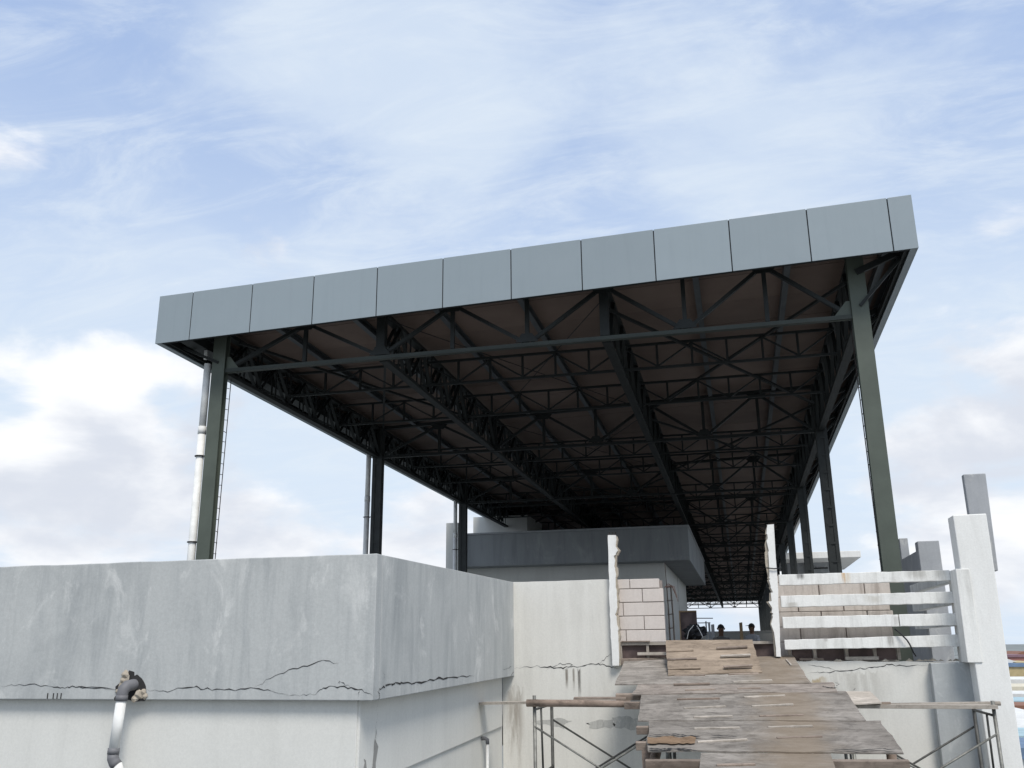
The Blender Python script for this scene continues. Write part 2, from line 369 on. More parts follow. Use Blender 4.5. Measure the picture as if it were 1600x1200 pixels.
# fascia: dark frame with one panel per bay of cladding
def fb(X): return 5.46 + (X-XA)*(5.84-5.46)/(XB-XA)
def ft(X): return 6.40 + (X-XA)*(6.745-6.40)/(XB-XA)
mb = MB().hexa([(XA+.012,YF+.014,fb(XA)+.012),(XB-.012,YF+.014,fb(XB)+.012),(XB-.012,YF+.10,fb(XB)+.012),(XA+.012,YF+.10,fb(XA)+.012),
                (XA+.012,YF+.014,ft(XA)-.012),(XB-.012,YF+.014,ft(XB)-.012),(XB-.012,YF+.10,ft(XB)-.012),(XA+.012,YF+.10,ft(XA)-.012)])
fascia = obj('fascia', mb, M['dark_joint'], canopy)
js = [XA] + [-.675*YF + i*(.195+.675)*YF/10 for i in range(11)] + [XB]
for i in range(12):
    a, c_ = js[i]+(.009 if i else 0), js[i+1]-(.009 if i < 11 else 0); o_ = random.uniform(-.0025, .0025)
    mb = MB().hexa([(a,YF+o_,fb(a)),(c_,YF-o_,fb(c_)),(c_,YF+.012,fb(c_)),(a,YF+.012,fb(a)),(a,YF+o_,ft(a)),(c_,YF-o_,ft(c_)),(c_,YF+.012,ft(c_)),(a,YF+.012,ft(a))])
    obj('panel', mb, M['panel'], fascia, bevel=.003)
for X, s in ((XA, 1), (XB, -1)):          # side fascias with a bottom return
    mb = MB(); a, c_ = sorted((X, X+s*.02)); e, g = sorted((X+s*.02, X+s*.11)); zz = fb(X); zt = ft(X)
    y0_ = YF+.016
    for (p, q, z0, z1) in ((a, c_, zz, zt), (e, g, zz+.002, zz+.016), (e, g, zt-.03, zt-.01)):
        mb.hexa([(p,y0_,z0+dz(YF)),(q,y0_,z0+dz(YF)),(q,yb,z0+dz(yb)),(p,yb,z0+dz(yb)),(p,y0_,z1+dz(YF)),(q,y0_,z1+dz(YF)),(q,yb,z1+dz(yb)),(p,yb,z1+dz(yb))])
    obj('side_fascia', mb, M['panel'], canopy)
obj('end_fascia', MB().box((XA+.03,yb+.002,4.85), (XB-.03,yb+.08,5.9)), M['panel'], canopy)
# eave framing along each overhang: outriggers and an eave beam
for X, s in ((XL, -1), (XR, 1)):
    xe = XA+.14 if s < 0 else XB-.14
    ze = fb(XA if s < 0 else XB)+.06
    mb = MB().bar((xe,YF+.12,ze+.05+dz(YF)), (xe,yb-.1,ze+.05+dz(yb)), .06, .12)
    obj('eave_beam', mb, M['truss_steel'], canopy)
    for b_ in range(0, 25):
        yy = Y0 + b_*BAY/3
        if yy > YE: break
        mb = MB().bar((X,yy,ZST+dz(yy)), (xe,yy,ze+.16+dz(yy)), .06, .10).bar((X,yy,ZB+.15+dz(yy)), (xe,yy,ze+.06+dz(yy)), .05, .05)
        obj('outrigger', mb, M['truss_steel'], canopy)
# columns
FL = .262
def column(X, Y, idx, inward):
    col = MB(); zt = zt_(X)+dz(Y)+.07; z0 = -1.0
    if idx == 0:                            # closed face to the front
        col.box((X-FL/2,Y,z0), (X+FL/2,Y+.016,zt)); col.box((X-.008,Y+.0165,z0), (X+.008,Y+.134,zt)); col.box((X-FL/2,Y+.1345,z0), (X+FL/2,Y+.15,zt))
    else:                                   # two channels laced together
        for s in (-1, 1):
            a, c_ = sorted((X+s*FL/2, X+s*.045)); col.box((a,Y,z0), (c_,Y+.012,zt))
            a, c_ = sorted((X+s*FL/2, X+s*(FL/2-.012))); col.box((a,Y+.0125,z0), (c_,Y+.2,zt))
        col.box((X-.118,Y+.02,z0), (X+.118,Y+.15,zt))
        zz = z0+.3
        while zz < zt-.2: col.box((X-.075,Y-.006,zz), (X+.075,Y-.001,zz+.045)); zz += .42
    c = obj('column', col, M['green_steel' if idx == 0 else 'shaded_steel'], canopy)  # lit colour for the front pair, shade painted into the rest
    if idx == 0:
        obj('base_plate', MB().box((X-.2,Y-.1,z0), (X+.2,Y+.25,z0+.02)), M['green_steel'], c)
        # thin climbing rail with rungs behind the column
        xs = X+inward*(FL/2-.03); mb = MB(); yr = Y+(.235 if inward > 0 else .33)
        mb.tube([(xs,yr-.02,-.9), (xs+inward*.02,yr+.05,ZB-.1)], .008, 6)
        zz = -.8
        while zz < ZB-.2:
            mb.tube([(xs,Y+.15,zz), (xs+inward*.016,yr+.02,zz+random.uniform(-.02,.02))], .006, 5); zz += .205
        obj('climbing_rail', mb, M['rebar'], c)
        # gusset where the bottom chord meets the column
        xi = X+inward*FL/2
        obj('gusset', MB().extr([(xi,ZB-.05),(xi,ZB+.27),(xi+inward*.07,ZB+.27),(xi+inward*.33,ZB-.05)][::1 if inward < 0 else -1], Y+.06, Y+.075), M['green_steel'], c)
    return c
for b_ in range(NB+1):
    column(XL, Y0+b_*BAY, b_, 1); column(XR, Y0+b_*BAY, b_, -1)
# trusses across the hall
XN = [-9.05,-7.45,-5.96,-4.6,-3.24,-1.88,-.53,.8,2.10]      # panel points of a main frame
def frame(Y, first, detail):
    d = dz(Y); chord = MB(); yc = Y+.07
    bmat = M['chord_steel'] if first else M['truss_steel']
    # double-angle bottom chord, top chord
    for s in (-1, 1):
        chord.box((XL+.13,yc+s*.035-.004,ZB-.035+d), (XR-.13,yc+s*.035+.004,ZB+.03+d))
    chord.box((XL+.13,yc-.055,ZB-.042+d), (XR-.13,yc+.055,ZB-.0355+d))
    chord.bar((XL+.13,yc,zt_(XL+.13)+.02+d), (XR-.13,yc,zt_(XR-.13)+.02+d), .12, .08)
    t = obj('main_truss', chord, bmat, canopy)
    webs = MB(); mats = M['truss_steel']
    def put(nm, m_):
        if detail: obj(nm, m_, mats, t)
        else: webs.v and None; webs.add(m_.v, m_.f)
    for i, x in enumerate(XN):
        if i in (0, 8): continue
        wd = .16 if i in (2, 5) else .07
        put('vertical', MB().box((x-wd/2,yc-.03,ZB+.041+d), (x+wd/2,yc+.03,zt_(x)-.024+d)))
    for i in range(8):
        a, c_ = XN[i], XN[i+1]
        lo, hi = (a, c_) if i % 2 == 0 else (c_, a)
        s = 1 if hi > lo else -1
        put('diagonal', MB().bar((lo+s*.06,yc+.031,ZB+.06+d), (hi-s*.03,yc+.031,zt_(hi)-.03+d), .06, .075, (0,1,0)))
    for i in range(2, 8, 2):
        x = XN[i]
        put('gusset', MB().extr([(x-.2,ZB+.042+d),(x+.2,ZB+.042+d),(x+.09,ZB+.2+d),(x-.09,ZB+.2+d)], yc-.045, yc-.034))
    for i in range(1, 8, 2):
        x = XN[i]
        put('gusset', MB().extr([(x-.12,zt_(x)-.16+d),(x+.12,zt_(x)-.16+d),(x+.24,zt_(x)-.03+d),(x-.24,zt_(x)-.03+d)], yc-.045, yc-.034))
    if not detail: obj('web', webs, mats, t)
def light_truss(Y, detail):
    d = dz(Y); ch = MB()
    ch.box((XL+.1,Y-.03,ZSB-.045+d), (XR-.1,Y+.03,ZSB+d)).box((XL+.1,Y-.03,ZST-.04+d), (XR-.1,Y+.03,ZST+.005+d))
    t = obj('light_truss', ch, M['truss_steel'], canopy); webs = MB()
    xs = []
    for i in range(8):
        xs += [XN[i], (XN[i]+XN[i+1])/2]
    xs.append(XN[8])
    def put(nm, m_):
        if detail: obj(nm, m_, M['truss_steel'], t)
        else: webs.add(m_.v, m_.f)
    for i, x in enumerate(xs[1:-1]): put('vertical', MB().box((x-.022,Y-.02,ZSB+.001+d), (x+.022,Y+.02,ZST-.041+d)))
    for i in range(16):
        lo, hi = (xs[i], xs[i+1]) if i % 2 else (xs[i+1], xs[i])
        put('diagonal', MB().bar((lo,Y+.022,ZSB+.01+d), (hi,Y+.022,ZST-.045+d), .03, .035, (0,1,0)))
    if not detail: obj('web', webs, M['truss_steel'], t)
for b_ in range(NB+1):
    frame(Y0+b_*BAY, b_ == 0, b_ < 3)
    if b_ < NB:
        for k in (1, 2): light_truss(Y0+(b_+k/3)*BAY, b_ < 2)
# longitudinal lattice girders, one per bay on each line
def girder(X, b_, detail):
    ya, yc = Y0+b_*BAY+.22, Y0+(b_+1)*BAY-.03
    ch = MB()
    for (z, wd, ht) in ((ZB-.02, .15, .02), (ZB+.03, .03, .078), (zt_(X)+.01, .16, .07)):
        ch.bar((X,ya,z+dz(ya)), (X,yc,z+dz(yc)), wd, ht)
    for s in (-1, 1): ch.bar((X+s*.068,ya,ZB+.015+dz(ya)), (X+s*.068,yc,ZB+.015+dz(yc)), .012, .05)
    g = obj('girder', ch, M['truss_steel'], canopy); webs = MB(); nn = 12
    def put(nm, m_):
        if detail: obj(nm, m_, M['truss_steel'], g)
        else: webs.add(m_.v, m_.f)
    for i in range(nn+1):
        yy = ya+(yc-ya)*i/nn; d = dz(yy)
        m_ = MB()
        for s in (-1, 1): m_.bar((X+s*.045,yy,ZB+.07+d), (X+s*.045,yy,zt_(X)-.025+d), .012, .06, (0,1,0))
        put('vertical', m_)
        if i < nn:
            y2 = ya+(yc-ya)*(i+1)/nn; d2 = dz(y2); z1, z2 = (ZB+.07, zt_(X)-.03) if i % 2 == 0 else (zt_(X)-.03, ZB+.07)
            m_ = MB()
            for s in (-1, 1): m_.bar((X+s*.062,yy,z1+d), (X+s*.062,y2,z2+d2), .012, .07, (1,0,0))
            put('diagonal', m_)
    if not detail: obj('web', webs, M['truss_steel'], g)
for X in XG:
    for b_ in range(NB): girder(X, b_, b_ < 1)
# roof-plane bracing in the first bays: angle braces and thin rods
for (x0, x1, b_) in ((-1.88, 2.1, 0), (-8.95, -5.96, 0), (-1.88, 2.1, 1), (-5.96, -1.88, 2), (-1.88, 2.1, 3)):
    ya, yc = Y0+b_*BAY+.3, Y0+(b_+1)*BAY-.2
    for (p, q) in ((x0, x1), (x1, x0)):
        o_ = .0 if p < q else .06
        obj('roof_brace', MB().bar((p,ya,ZST-.1+o_+dz(ya)), (q,yc,ZST-.1+o_+dz(yc)), .05, .05), M['truss_steel'], canopy)
for (x0, x1, b_) in ((-5.96, -1.88, 0), (-5.96, -1.88, 1)):
    ya, yc = Y0+b_*BAY+.1, Y0+(b_+1)*BAY
    for (p, q) in ((x0, x1), (x1, x0)):
        obj('tie_rod', MB().tube([(p,ya,ZST+.02+(.02 if p < q else 0)+dz(ya)), (q,yc,ZST+.02+(.02 if p < q else 0)+dz(yc))], .009, 6), M['truss_steel'], canopy)
# eave gutter on the low side
mb = MB(); xg = XL-.42
for (a, c_, z0, z1) in ((xg-.13,xg+.13,5.50,5.515),(xg-.13,xg-.118,5.516,5.68),(xg+.118,xg+.13,5.516,5.68)):
    ya, ye = YF+.14, yb-.05
    mb.hexa([(a,ya,z0+dz(ya)),(c_,ya,z0+dz(ya)),(c_,ye,z0+dz(ye)),(a,ye,z0+dz(ye)),(a,ya,z1+dz(ya)),(c_,ya,z1+dz(ya)),(c_,ye,z1+dz(ye)),(a,ye,z1+dz(ye))])
obj('gutter', mb, M['truss_steel'], canopy)
# downpipes beside the low-side columns
for i, lab in enumerate(('white plastic downpipe beside the front left green column', 'white plastic downpipe beside the second left column of the canopy',
                         'white plastic downpipe beside the third left column in front of rooftop room', 'white plastic downpipe beside the fourth left column')):
    if i == 3: break
    Y = Y0+i*BAY; X = XL-.285; d = dz(Y); p = empty('downpipe', (X, Y+.1, -1.0))
    tag(p, lab, 'downpipe', 'white downpipes on the left columns')
    zt = 5.22+d
    obj('lower_pipe', MB().tube([(X,Y+.1,-1.0), (X,Y+.1,zt-1.35)], .070, 16), M['pvc'], p, True)
    obj('socket', MB().tube([(X,Y+.1,zt-1.36), (X,Y+.1,zt-1.22)], [.077,.074], 16), M['pvc'], p, True)
    obj('upper_pipe', MB().tube([(X,Y+.1,zt-1.23), (X,Y+.1,zt)], .066, 16), M['pvc'], p, True)
    obj('outlet', MB().tube([(X-.06,Y+.1,zt+.1), (X-.06,Y+.1,zt+.31)], .035, 10), M['pvc'], p, True)
    for zz in (zt-1.78, zt-3.35):
        mb = MB().tube([(X+.085*math.cos(a*math.pi/8), Y+.1+.085*math.sin(a*math.pi/8), zz) for a in range(-14, 3)], .012, 6)
        mb.tube([(X+.07,Y+.09,zz), (X+.17,Y+.07,zz)], .012, 6)
        obj('clamp', mb, M['black'], p)

# ------------------------------------------------------------------ wall helpers: cracks, jagged outlines
def jag(p, q, n, a, seed=0):
    rnd = random.Random(seed); out = []
    for i in range(n+1):
        t = i/n; j = 0 if i in (0, n) else a
        out.append((p[0]+(q[0]-p[0])*t+rnd.uniform(-j, j), p[1]+(q[1]-p[1])*t+rnd.uniform(-j, j)))
    return out
def crack(pts, wd, to3, parent, seed=1, sub=5, amp=.012, name='crack'):
    """thin dark fissure following a polyline; to3 turns (u, v, lift) into a point of the wall face"""
    rnd = random.Random(seed); line = []
    for a, c_ in zip(pts, pts[1:]):
        for i in range(sub):
            t = i/sub; line.append((a[0]+(c_[0]-a[0])*t+rnd.uniform(-amp, amp)*.6, a[1]+(c_[1]-a[1])*t+rnd.uniform(-amp, amp)))
    line.append(pts[-1]); mb = MB(); n = len(line)
    L = []
    for i, (u, v) in enumerate(line):
        k = 1.0*wd*rnd.uniform(.25, 1.3)*(min(1, 4*min(i+.4, n-1-i+.4)/n))
        L += [to3(u, v+k/2, .003), to3(u, v-k/2, .003)]
    mb.add(L, [(2*i, 2*i+1, 2*i+3, 2*i+2) for i in range(n-1)])
    return obj(name, mb, M['crack'], parent)

# ------------------------------------------------------------------ grey rooftop block on the left
YA, YW = 8.7, 13.4
blk = empty('rooftop_block', (-8.5, 11, GZ))
tag(blk, 'flat roofed block with streaked grey cement parapet band over white wall, on the left', 'building')
xc0, xc1 = -3.50, -3.225          # right edge of the parapet, near and far
topn = jag((-16, .915), (xc0, .92), 60, .0035, 3)
mb = MB()
pl = [(-16, -.48)] + [(xc0, -.482)] + topn[::-1]
mb.extr(pl, YA, YA+.16)
par = obj('parapet_front', mb, M['grey_plaster'], blk, bevel=.008)
mb = MB().hexa([(xc0-.16,YA+.1605,-.482),(xc0,YA+.1605,-.482),(xc1,YW-.002,-.395),(xc1-.16,YW-.002,-.395),(xc0-.16,YA+.1605,.92),(xc0,YA+.1605,.92),(xc1,YW-.002,.925),(xc1-.16,YW-.002,.925)])
side = obj('parapet_side', mb, M['grey_plaster'], blk, bevel=.006)
obj('roof_slab', MB().hexa([(-16,YA+.162,-.45),(xc0-.162,YA+.162,-.45),(xc1-.165,YW-.01,-.36),(-16,YW-.01,-.36),(-16,YA+.162,.25),(xc0-.162,YA+.162,.25),(xc1-.165,YW-.01,.25),(-16,YW-.01,.25)]), M['floor'], blk)
xw0, xw1 = -3.70, -3.41
mb = MB().hexa([(-16,8.80,GZ),(xw0,8.80,GZ),(xw1,YW-.002,GZ),(-16,YW-.002,GZ),(-16,8.80,-.483),(xw0,8.80,-.483),(xw1,YW-.002,-.40),(-16,YW-.002,-.455)])
lw = obj('wall', mb, M['white_plaster'], blk, bevel=.006)
# thicker plinth below a ledge on the side wall
def sidep(t, off, z): return (xw0+(xw1-xw0)*t+off, 8.80+(YW-8.80)*t, z)
mb = MB().hexa([sidep(.004,-.05,-1.29), sidep(.004,.025,-1.29), sidep(.985,.025,-1.075), sidep(.985,-.05,-1.075), sidep(.004,-.05,-.4835), sidep(.004,.025,-.4835), sidep(.985,.025,-.402), sidep(.985,-.05,-.402)])
obj('upper_coat', mb, M['white_plaster'], blk, bevel=.006)
f3 = lambda u, v, l: Vector((u, YA-l, v))
def fpx(pts, Y): return [(atY(x, y, Y).x, atY(x, y, Y).z) for x, y in pts]
crack(fpx([(0,1073),(30,1069),(72,1071),(95,1074),(112,1073),(150,1074),(180,1078)], YA), .008, f3, par, 1)
crack(fpx([(228,1078),(262,1080),(300,1072),(318,1076),(350,1079),(392,1076),(425,1080),(452,1085)], YA), .010, f3, par, 2)
crack(fpx([(397,1075),(430,1055),(465,1043),(505,1033),(530,1036)], YA), .007, f3, par, 3)
crack(fpx([(492,1085),(505,1074),(532,1073),(560,1076),(583,1088)], YA), .013, f3, par, 4)
crack(fpx([(448,1085),(470,1086),(494,1085)], YA), .004, f3, par, 7)
crack(fpx([(112,1073),(140,1074),(186,1079)], YA), .009, f3, par, 17)
crack(fpx([(530,1072),(530,1063),(548,1074)], YA), .008, f3, par, 5)
crack(fpx([(562,1077),(560,1093)], YA), .008, f3, par, 6)
for i, x in enumerate((75, 84, 90, 96)):
    a = atY(x, 1083, YA); b_ = atY(x+.5, 1092, YA)
    obj('crack', MB().box((a.x-.006,YA-.003,b_.z), (a.x+.006,YA+.002,a.z)), M['crack'], par)
sx_ = lambda u, v, l: Vector((xc0+(xc1-xc0)*u+l, YA+.16+(YW-YA-.16)*u, v))
def side_uv(x, y):                           # pixel to (fraction along the side face, height)
    d = ray(x, y); p0 = Vector((xc0, YA+.16)); e = Vector((xc1-xc0, YW-YA-.16))
    t = (p0.x*e.y-p0.y*e.x)/(d.x*e.y-d.y*e.x); return ((d.y*t-p0.y)/e.y, d.z*t)
def spx(pts): return [side_uv(*p) for p in pts]
crack(spx([(586,1082),(594,1077),(605,1071),(615,1068),(632,1068),(655,1067),(680,1061),(705,1058),(725,1057),(742,1055)]), .020, sx_, side, 8, 6, .012)
crack(spx([(591,1079),(593,1086),(591,1095)]), .010, sx_, side, 9, 5, .006)
crack(spx([(598,1062),(601,1056),(596,1047)]), .005, sx_, side, 10, 5, .004)
crack(spx([(784,1047),(792,1045),(799,1041)]), .008, sx_, side, 11, 5, .006)
crack(spx([(801,1037),(802,1050),(798,1057)]), .010, sx_, side, 12, 5, .004)
# lighter streaky render patches low on the side wall
def blob(name, pts, to3, mat, parent, lift=.002, seed=0, amp=.02, sub=4):
    rnd = random.Random(seed); out = []
    for a, c_ in zip(pts, pts[1:]+pts[:1]):
        for i in range(sub):
            t = i/sub; out.append(to3(a[0]+(c_[0]-a[0])*t+rnd.uniform(-amp,amp), a[1]+(c_[1]-a[1])*t+rnd.uniform(-amp,amp), lift))
    return obj(name, MB().add(out, [tuple(range(len(out)))]), mat, parent)
sw_ = lambda u, v, l: Vector((xw0+(xw1-xw0)*u+l, 8.80+(YW-8.80)*u, v))
blob('bare_patch', [(.055,-1.25),(.085,-1.25),(.09,-.95),(.085,-.78),(.075,-1.0)], sw_, M['sludge'], lw, .028, 2, .008)
blob('bare_patch', [(.015,-1.26),(.05,-1.26),(.045,-1.15),(.03,-1.02),(.02,-1.2)], sw_, M['sludge'], lw, .028, 3, .008)
crack([(.085,-.50),(.085,-.75),(.083,-.98)], .004, lambda u, v, l: sw_(u+.001*math.sin(v*40), v, l+.025), lw, 21)
# broken hole where the drain pipe comes out
hx = atY(203, 1072, YA).x
blob('broken_hole', [(hx-.17,-.50),(hx+.17,-.50),(hx+.22,-.40),(hx+.13,-.26),(hx-.02,-.21),(hx-.09,-.26),(hx-.15,-.36)], f3, M['crack'], par, .002, 5, .02)
blob('mortar_lump', [(hx-.15,-.47),(hx-.05,-.44),(hx-.0,-.25),(hx-.07,-.20),(hx-.1,-.28)], lambda u, v, l: Vector((u, YA-l, v)), M['broken'], par, .012, 6, .014)
for i, (dx, z, r_) in enumerate(((.12,-.43,.05),(.17,-.40,.035),(.08,-.47,.04),(-.13,-.40,.03),(-.06,-.235,.045),(.19,-.45,.03),(-.08,-.29,.035))):
    mb = MB(); rnd = random.Random(i)
    pts = [(hx+dx+r_*rnd.uniform(.7,1.3)*math.cos(t)*math.cos(p), YA-.004-r_*.55*abs(math.sin(p))*rnd.uniform(.6,1.2)-.001, z+r_*rnd.uniform(.7,1.3)*math.sin(t)*math.cos(p)) for p in (0,.7) for t in [k*math.pi/4 for k in range(8)]]
    mb.add(pts+[(hx+dx,YA-.01-r_*.6,z)], [(k,(k+1)%8,8+(k+1)%8,8+k) for k in range(8)]+[(8+k,8+(k+1)%8,16) for k in range(8)])
    obj('rubble', mb, M['broken'], par)
# drain pipe
pp = empty('drain_pipe', (hx, YA-.12, -1.6))
tag(pp, 'white drain pipe with grey elbows poking out of hole in grey parapet', 'pipe')
ex = hx-.005
obj('upper_elbow', MB().tube([(ex+.06,YA+.1,-.335),(ex+.05,YA-.02,-.335),(ex+.03,YA-.08,-.345),(ex+.015,YA-.115,-.38),(ex+.01,YA-.12,-.43),(ex+.01,YA-.12,-.475)], [.055,.057,.059,.059,.056,.056], 18), M['pvc_grey'], pp, True)
obj('elbow_collar', MB().tube([(ex+.01,YA-.12,-.43),(ex+.008,YA-.12,-.485)], .060, 18), M['pvc_grey'], pp, True)
obj('pipe', MB().tube([(ex+.008,YA-.12,-.48),(ex-.02,YA-.12,-.96)], .051, 18), M['pvc'], pp, True)
obj('elbow_collar', MB().tube([(ex-.02,YA-.12,-.935),(ex-.022,YA-.12,-.99)], .058, 18), M['pvc_grey'], pp, True)
obj('lower_elbow', MB().tube([(ex-.022,YA-.12,-.985),(ex-.02,YA-.12,-1.03),(ex,YA-.115,-1.07),(ex+.03,YA-.11,-1.10)], [.055,.056,.057,.056], 18), M['pvc_grey'], pp, True)
obj('lower_pipe', MB().tube([(ex+.02,YA-.11,-1.085),(ex+.26,YA-.1,-1.6)], .052, 18), M['pvc'], pp, True)
# small drain pipe on the side wall
p2 = Vector(sidep(.80, .03, -1.16))
sp = empty('small_drain_pipe', (p2.x+.05, p2.y, -2.6)); tag(sp, 'small white drain pipe with grey elbow under ledge of the side wall', 'pipe')
obj('elbow', MB().tube([p2+Vector((-.02,0,0)), p2+Vector((.03,0,0)), p2+Vector((.055,0,-.015)), p2+Vector((.06,0,-.07))], [.024,.024,.026,.024], 12), M['pvc_grey'], sp, True)
obj('pipe', MB().tube([p2+Vector((.06,0,-.06)), p2+Vector((.055,0,-1.4))], .019, 12), M['pvc'], sp, True)

# ------------------------------------------------------------------ terrace end wall (cream left, whiter right of the ramp)
tw = empty('terrace_wall', (-.4, YW+.08, GZ)); tag(tw, 'cracked cream plaster end wall of the terrace behind the ramp', 'wall')
out = [(-3.40,GZ),(2.50,GZ),(2.50,-.235)] + jag((2.50,-.235),(.5,-.215),14,.008,4)[1:] + [(-1.74,-.235),(-1.745,.93)] + jag((-1.745,.93),(-3.40,.925),10,.003,5)[1:]
wl = obj('wall', MB().extr(out, YW, YW+.15), M['cream'], tw, bevel=.004)
w3 = lambda u, v, l: Vector((u, YW-l, v))
crack(fpx([(803,1044),(840,1041),(876,1044),(905,1041),(935,1037),(958,1043),(968,1045)], YW), .014, w3, wl, 31, 7, .014)
crack(fpx([(853,1048),(875,1037),(894,1038),(880,1047)], YW), .007, w3, wl, 32)
crack(fpx([(936,1037),(948,1027),(955,1020)], YW), .007, w3, wl, 33)
crack(fpx([(955,1000),(956,1018),(957,1040)], YW), .006, lambda u, v, l: Vector((u, YW-l, v)), wl, 34, 5, .006)
crack(fpx([(1260,1053),(1290,1050),(1330,1046),(1362,1044),(1385,1039),(1420,1040),(1452,1038)], YW), .010, w3, wl, 35, 7, .014)
crack(fpx([(1262,1040),(1285,1042),(1310,1049)], YW), .005, w3, wl, 36)
crack(fpx([(1334,1067),(1336,1076),(1331,1080)], YW), .008, w3, wl, 37)
def wblob(pts, mat, seed, amp=.02, nm='damp_patch'): return blob(nm, fpx(pts, YW), w3, mat, wl, .002, seed, amp)
wblob([(828,1130),(870,1122),(893,1125),(880,1138),(850,1133)], M['damp'], 41)
wblob([(915,1128),(958,1122),(962,1135),(925,1138)], M['damp'], 42)
wblob([(958,1122),(975,1119),(995,1123),(995,1140),(960,1137)], M['damp'], 43)
# grey pilaster
pilo = obj('pilaster', MB().hexa([(2.22,13.25,GZ),(2.80,13.25,GZ),(2.80,YW-.001,GZ),(2.22,YW-.001,GZ),(2.35,13.25,-.25),(3.01,13.25,-.235),(3.01,YW-.001,-.235),(2.35,YW-.001,-.25)]), M['pilaster'], None, bevel=.008)
tag(pilo, 'smooth bluish grey cement pilaster beside the tall white fin', 'pilaster')
# rough ledge of broken mortar on the wall top
for i in range(22):
    rnd = random.Random(100+i); x = .7+1.75*rnd.random()**.6 if i < 14 else 2.2+.6*rnd.random(); r_ = rnd.uniform(.02, .05); zz = -.225
    pts = [(x+r_*1.6*math.cos(k*math.pi/3)*rnd.uniform(.6,1.2), YW+.03+r_*.8*math.sin(k*math.pi/3)*rnd.uniform(.6,1.2), zz) for k in range(6)]
    obj('mortar_lump', MB().add(pts+[(x,YW+.03,zz+r_*.8)], [(k,(k+1)%6,6) for k in range(6)]+[(5,4,3,2,1,0)]), M['broken'], tw)

# ------------------------------------------------------------------ broken posts
def broken_post(px_l, px_r, Y, th, lab, amp_l, amp_r, seed):
    L_ = fpx(px_l, Y); R_ = fpx(px_r, Y); o_ = []
    for pts, amp, sd in ((L_, amp_l, seed), (R_, amp_r, seed+1)):
        q = []
        rq = random.Random(sd)
        for i, (a, c_) in enumerate(zip(pts, pts[1:])):
            ts = sorted([0.]+[rq.random() for _ in range(rq.choice((2, 4, 7)))])
            q += [(a[0]+(c_[0]-a[0])*t_+rq.gauss(0, amp)*(1.3 if rq.random() < .2 else .6), a[1]+(c_[1]-a[1])*t_) for t_ in ts]
        q.append(pts[-1]); o_.append(q)
    e = empty('broken_post', (L_[-1][0], Y, L_[-1][1])); tag(e, lab, 'post')
    obj('plaster_skin', MB().extr(o_[0][::1] + o_[1][::-1], Y, Y+.03), M['fin_white'], e)   # top-left down, then up the right edge
    rq = random.Random(seed)
    core = [(x+.004, z) for x, z in o_[0]] + [(x+(.008+.05*abs(noise.noise(Vector((z*4.3, seed, 0))))+rq.uniform(0,.012)), z) for x, z in o_[1]][::-1]
    if amp_l > amp_r: core = [(x-(.008+.05*abs(noise.noise(Vector((z*4.3, seed, 0))))+rq.uniform(0,.012)), z) for x, z in o_[0]] + [(x-.004, z) for x, z in o_[1]][::-1]
    core = [(x, min(z, L_[0][1]-.02)) for x, z in core]
    obj('core', MB().extr(core, Y+.031, Y+th), M['broken'], e)
    return e
bp1 = broken_post([(949.5,836),(951,880),(952,905),(953,960),(955,1000),(957,1040)], [(963,836),(963,860),(961,890),(964,930),(963,960),(965,985),(967,1040)], 13.30, .12,
   'jagged white broken wall edge standing left of the pale block wall', .003, .013, 3)
for dx in (-.05, 0, .04): obj('rebar_stub', MB().tube([(-1.72+dx,13.36,1.5),(-1.715+dx,13.36,1.60)], .006, 6), M['rebar'], bp1)
bp2 = broken_post([(1198,820),(1199,850),(1202,880),(1202,905),(1206,940),(1208,975),(1213,1026)], [(1209,819),(1212,870),(1215,905),(1219,1000),(1220.5,1026)], 13.28, .12,
   'jagged white broken wall edge at the left end of the white rails', .012, .002, 6)
obj('wire_tie', MB().tube([(.40,13.26,1.02),(.5,13.255,1.005),(.60,13.26,1.01)], .008, 6), M['black'], bp2)

# ------------------------------------------------------------------ block wall beside the ramp head
bw = empty('block_wall', (-1.37, YW+.1, .05)); tag(bw, 'short wall of pale lightweight blocks between broken white edge and rebar', 'wall')
obj('mortar_bed', MB().box((-1.685,YW+.035,.05), (-1.05,YW+.13,.90)), M['mortar'], bw)
X0, X1 = -1.70, -1.035
def xpx(x, y): return atY(x, y, YW+.02).x
rows = [(.052,.215,[977]), (.225,.405,[1006]), (.415,.595,[974]), (.605,.785,[1005]), (.795,.925,[986])]
for i, (z0, z1, jn) in enumerate(rows):
    xs = [X0] + [xpx(j, 960) for j in jn] + [X1-(.05 if i == 4 else 0)]
    for a, c_ in zip(xs, xs[1:]):
        o_ = random.uniform(-.004, .004)
        obj('block', MB().box((a+.005,YW+.02+o_,z0), (c_-.005,YW+.14,z1)), M['block'], bw, bevel=.006)
# reinforcement cage
rc = empty('rebar_cage', (-.96, 13.5, -1)); tag(rc, 'thin rusty rebar cage standing at the free end of block wall', 'rebar')
for (x, yy, zt) in ((-.99,13.46,1.15),(-.93,13.46,.82),(-.99,13.58,.86),(-.93,13.58,.80)):
    obj('bar', MB().tube([(x,yy,-1.0),(x+.004,yy,zt*.5),(x-.006,yy,zt)], .0065, 6), M['rebar'], rc)
for k in range(10):
    z = -.9+k*.19
    obj('stirrup', MB().tube([(-.997,13.452,z),(-.923,13.452,z+.006),(-.923,13.588,z),(-.997,13.588,z-.006),(-.997,13.452,z)], .0045, 5), M['rebar'], rc)
for k in range(5):
    obj('tie_wire', MB().tube([(-1.02+.01*k,13.44,.80),(-.96+.02*k,13.43,.85-.01*k),(-.90+.015*k,13.44,.80-.05*k)], .0045, 5), M['red_primer'], rc)

